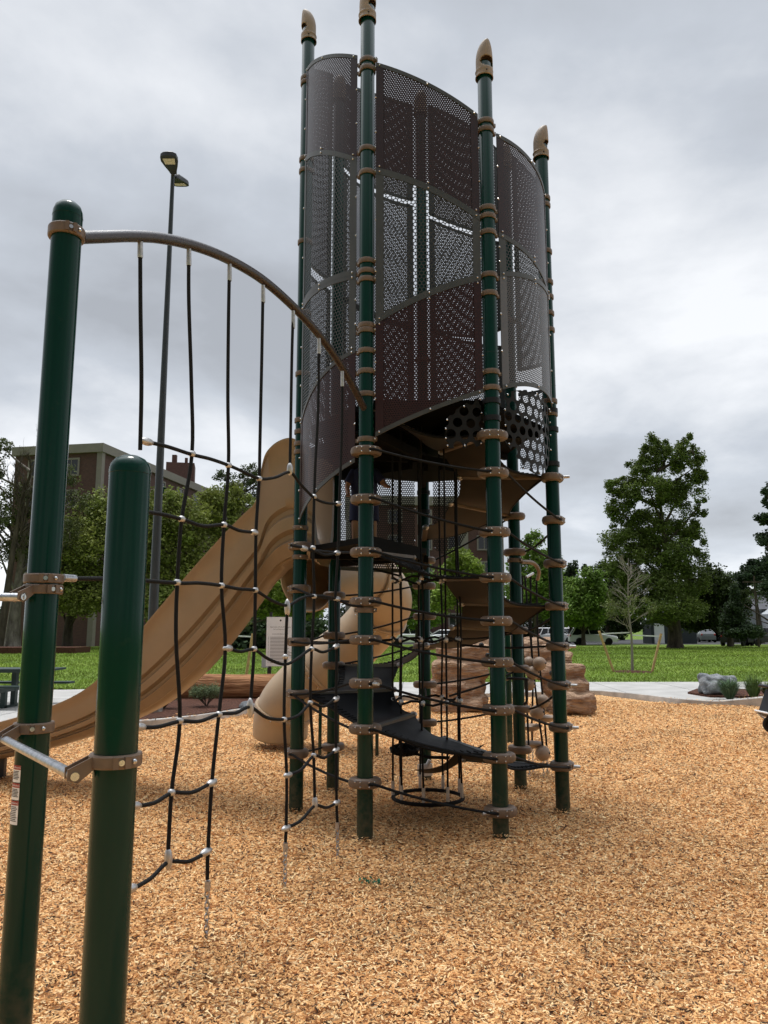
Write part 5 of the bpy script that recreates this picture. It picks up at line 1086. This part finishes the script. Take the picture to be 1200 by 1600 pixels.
# house at right
hp = P(1165, 985, 92); ho = thing('house', (hp.x + 6, 92, 0), 'pale sided house with dark grey gable roof at the right edge', 'house'); zr = zat(92, 930); zw = zat(92, 952)
MB().box((hp.x + 8, 96, zw / 2), (18, 8, zw)).build('wall', M['siding'], ho, 0)
mb = MB(); mb.loft([[(hp.x - 1.6, 91.4, zw), (hp.x - 1.6, 96, zr + .4), (hp.x - 1.6, 100.6, zw)], [(hp.x + 18, 91.4, zw), (hp.x + 18, 96, zr + .4), (hp.x + 18, 100.6, zw)]], True, True); mb.build('roof', M['roofm'], ho, 0)
gx = hp.x + 5.2; mb = MB(); mb.loft([[(gx - 3.6, y, 0), (gx - 3.6, y, zw - .6), (gx, y, zr + .1), (gx + 3.6, y, zw - .6), (gx + 3.6, y, 0)] for y in (89.5, 93)], True, True); mb.build('gable', M['siding'], ho, 0)
for x in (-.9, 1.4): f = MB().box((gx + x, 89.45, 3.3), (1.5, .12, 1.7)).build('window', M['white'], ho, 0); MB().box((gx + x, 89.41, 3.3), (1.2, .12, 1.4)).build('pane', M['glass'], f, 0)
# shed
p = P(1028, 1000, 80); o = thing('shed', (p.x, 80, 0), 'small shed with white door behind the trunk of the large tree', 'shed'); MB().box((p.x + 1.2, 80, 1.2), (4.6, 2.6, 2.4)).build('wall', M['lamp'], o, 0); MB().box((p.x - .3, 78.66, 1.1), (1.0, .06, 2.0)).build('door', M['white'], o, 0)
mb = MB(); mb.box((p.x + 1.2, 80, 2.46), (5, 3, .12)); mb.build('roof', M['roofm'], o, 0)
# utility pole
p = P(1178, 900, 64); o = thing('utility_pole', (p.x, 64, 0), 'brown wooden utility pole in front of the pale house', 'utility pole'); MB().lathe((p.x, 64, 0), [(.10, 0), (.07, p.z), (1e-4, p.z + .01)], 10).build('pole', M['bark'], o); mb = MB(); mb.box((p.x, 63.9, p.z - .5), (2.0, .1, .12)); mb.build('crossarm', M['bark'], o, 0)

# ------------------------------------------------------------------ cars
def car(px, py, Y, rot, colr, label, kind='suv', S=1.0, metal=.5):
    g = P(px, py, Y); o = thing('parked_car', (g.x, Y, .08), label, 'car', 'cars parked beyond the lawn'); Mr = Matrix.Rotation(rot, 3, 'Z'); W0 = Vector((g.x, Y, .08))
    paint = mat('car_paint', colr, .35, metal * .3, coat=.3)
    Lh = 2.25 * S; Wd = .9; belt = .95 if kind != 'van' else 1.05; roof = {'suv': 1.62, 'sedan': 1.42, 'van': 1.95, 'pickup': 1.8}[kind]
    def T(x, y, z): return W0 + Mr @ Vector((x, y, z))
    prof = {'suv': [(-Lh, .72), (-Lh + .05, .98), (-.9, 1.0), (.9, 1.0), (1.4, .93), (Lh - .1, .82), (Lh, .6)], 'sedan': [(-Lh, .7), (-Lh + .1, .95), (-1.3, .97), (.8, .95), (1.3, .88), (Lh - .1, .74), (Lh, .55)], 'van': [(-Lh, .7), (-Lh + .03, 1.05), (-.9, 1.06), (1.2, 1.05), (1.6, .98), (Lh - .1, .85), (Lh, .6)], 'pickup': [(-Lh, .8), (-Lh + .02, 1.1), (-.9, 1.12), (.8, 1.12), (1.2, 1.12), (Lh - .1, 1.05), (Lh, .75)]}[kind]
    rows = []
    for (x, zt) in prof:
        tpr = .86 if abs(x) >= Lh - .12 else 1; w = Wd * tpr; rows.append([T(x, -w, .30), T(x, -w * 1.0, .62), T(x, -w * .97, zt - .08), T(x, -w * .9, zt), T(x, w * .9, zt), T(x, w * .97, zt - .08), T(x, w, .62), T(x, w, .30)])
    mb = MB(); mb.loft(rows, True, True); body = mb.build('body', paint, o, 28)
    g0 = {'suv': [(-Lh + .15, -Lh + .55), (1.25, .55)], 'sedan': [(-1.75, -1.0), (1.15, .35)], 'van': [(-Lh + .08, -Lh + .25), (1.65, .95)], 'pickup': [(-.75, -.6), (1.15, .6)]}[kind]
    (rb, rt), (fb, ft) = g0; zb = belt - .02; mb = MB()
    lo = [T(rb, -.80, zb), T(fb, -.80, zb), T(fb, .80, zb), T(rb, .80, zb)]; hi = [T(rt, -.62, roof - .06), T(ft, -.62, roof - .06), T(ft, .62, roof - .06), T(rt, .62, roof - .06)]; mb.loft([lo, hi], True, False); mb.build('windows', M['glass'], o, 0)
    mb = MB(); mb.loft([[T(rt - .05, -.65, roof - .07), T(ft + .05, -.65, roof - .07), T(ft + .05, .65, roof - .07), T(rt - .05, .65, roof - .07)], [T(rt + .05, -.55, roof), T(ft - .1, -.55, roof), T(ft - .1, .55, roof), T(rt + .05, .55, roof)]], True, True)
    for s in (-1, 1):
        for (x0, x1) in ((rb, rt), (fb, ft), ((rb + fb) / 2 + .05, (rt + ft) / 2 + .05), (rb * .55, rt * .6)): mb.beam(T(x0, s * .81, zb), T(x1, s * .63, roof - .04), .06, .05)
    mb.build('roof', paint, o, 28)
    for x in (-1.38 * S, 1.38 * S):
        for s in (-1, 1):
            c = T(x, s * .84, .33); ax = Mr @ Vector((0, 1, 0)); wheel(c, .34 if kind != 'pickup' else .4, .22, o, tuple(ax), 6)
    for s in (-1, 1):
        MB().ball(T(Lh - .1, s * .62, .68), 1, 10, 6, (.12, .14, .08), M=Mr).build('headlight', M['white'], o); MB().ball(T(-Lh + .06, s * .68, .85), 1, 10, 6, (.08, .1, .13), M=Mr).build('taillight', M['red'], o)
    return o
car(926, 1000, 74, PI * .97 + PI, (.72, .73, .74), 'silver hatchback parked side-on left of the staked sapling', 'suv', .98)
car(866, 1000, 82, .2, (.8, .8, .8), 'white car nose-on behind the right tower post', 'suv', .9, .1)
car(893, 996, 92, 1.2, (.35, .36, .38), 'grey car parked behind the silver hatchback', 'suv', .9)
car(858, 990, 100, 1.3, (.65, .65, .65), 'white van parked farthest back behind the right tower post', 'van', 1, .1)
car(645, 1000, 70, .05, (.8, .81, .8), 'white minivan seen through the lower middle of the tower', 'van', 1.05, .1)
car(692, 1000, 78, PI, (.8, .8, .8), 'white sedan seen through the tower right of the minivan', 'sedan', 1, .1)
car(680, 990, 96, 1.2, (.03, .07, .22), 'blue car farther back, seen through the tower', 'suv', .9)
car(12, 1000, 76, .0, (.40, .46, .52), 'pale blue-grey sedan behind the thick pale trunk at the left edge', 'sedan', 1)
car(1152, 1000, 70, .9, (.012, .012, .015), 'black pickup with red tail lamp under the spruce on the right', 'pickup', 1.1, .2)
car(1198, 1000, 70, .1, (.015, .015, .018), 'black car cut by the right edge under the pines', 'suv', 1, .2)
car(1100, 996, 88, 1.4, (.16, .18, .17), 'dull grey car in the shade behind the large tree', 'sedan', .95)
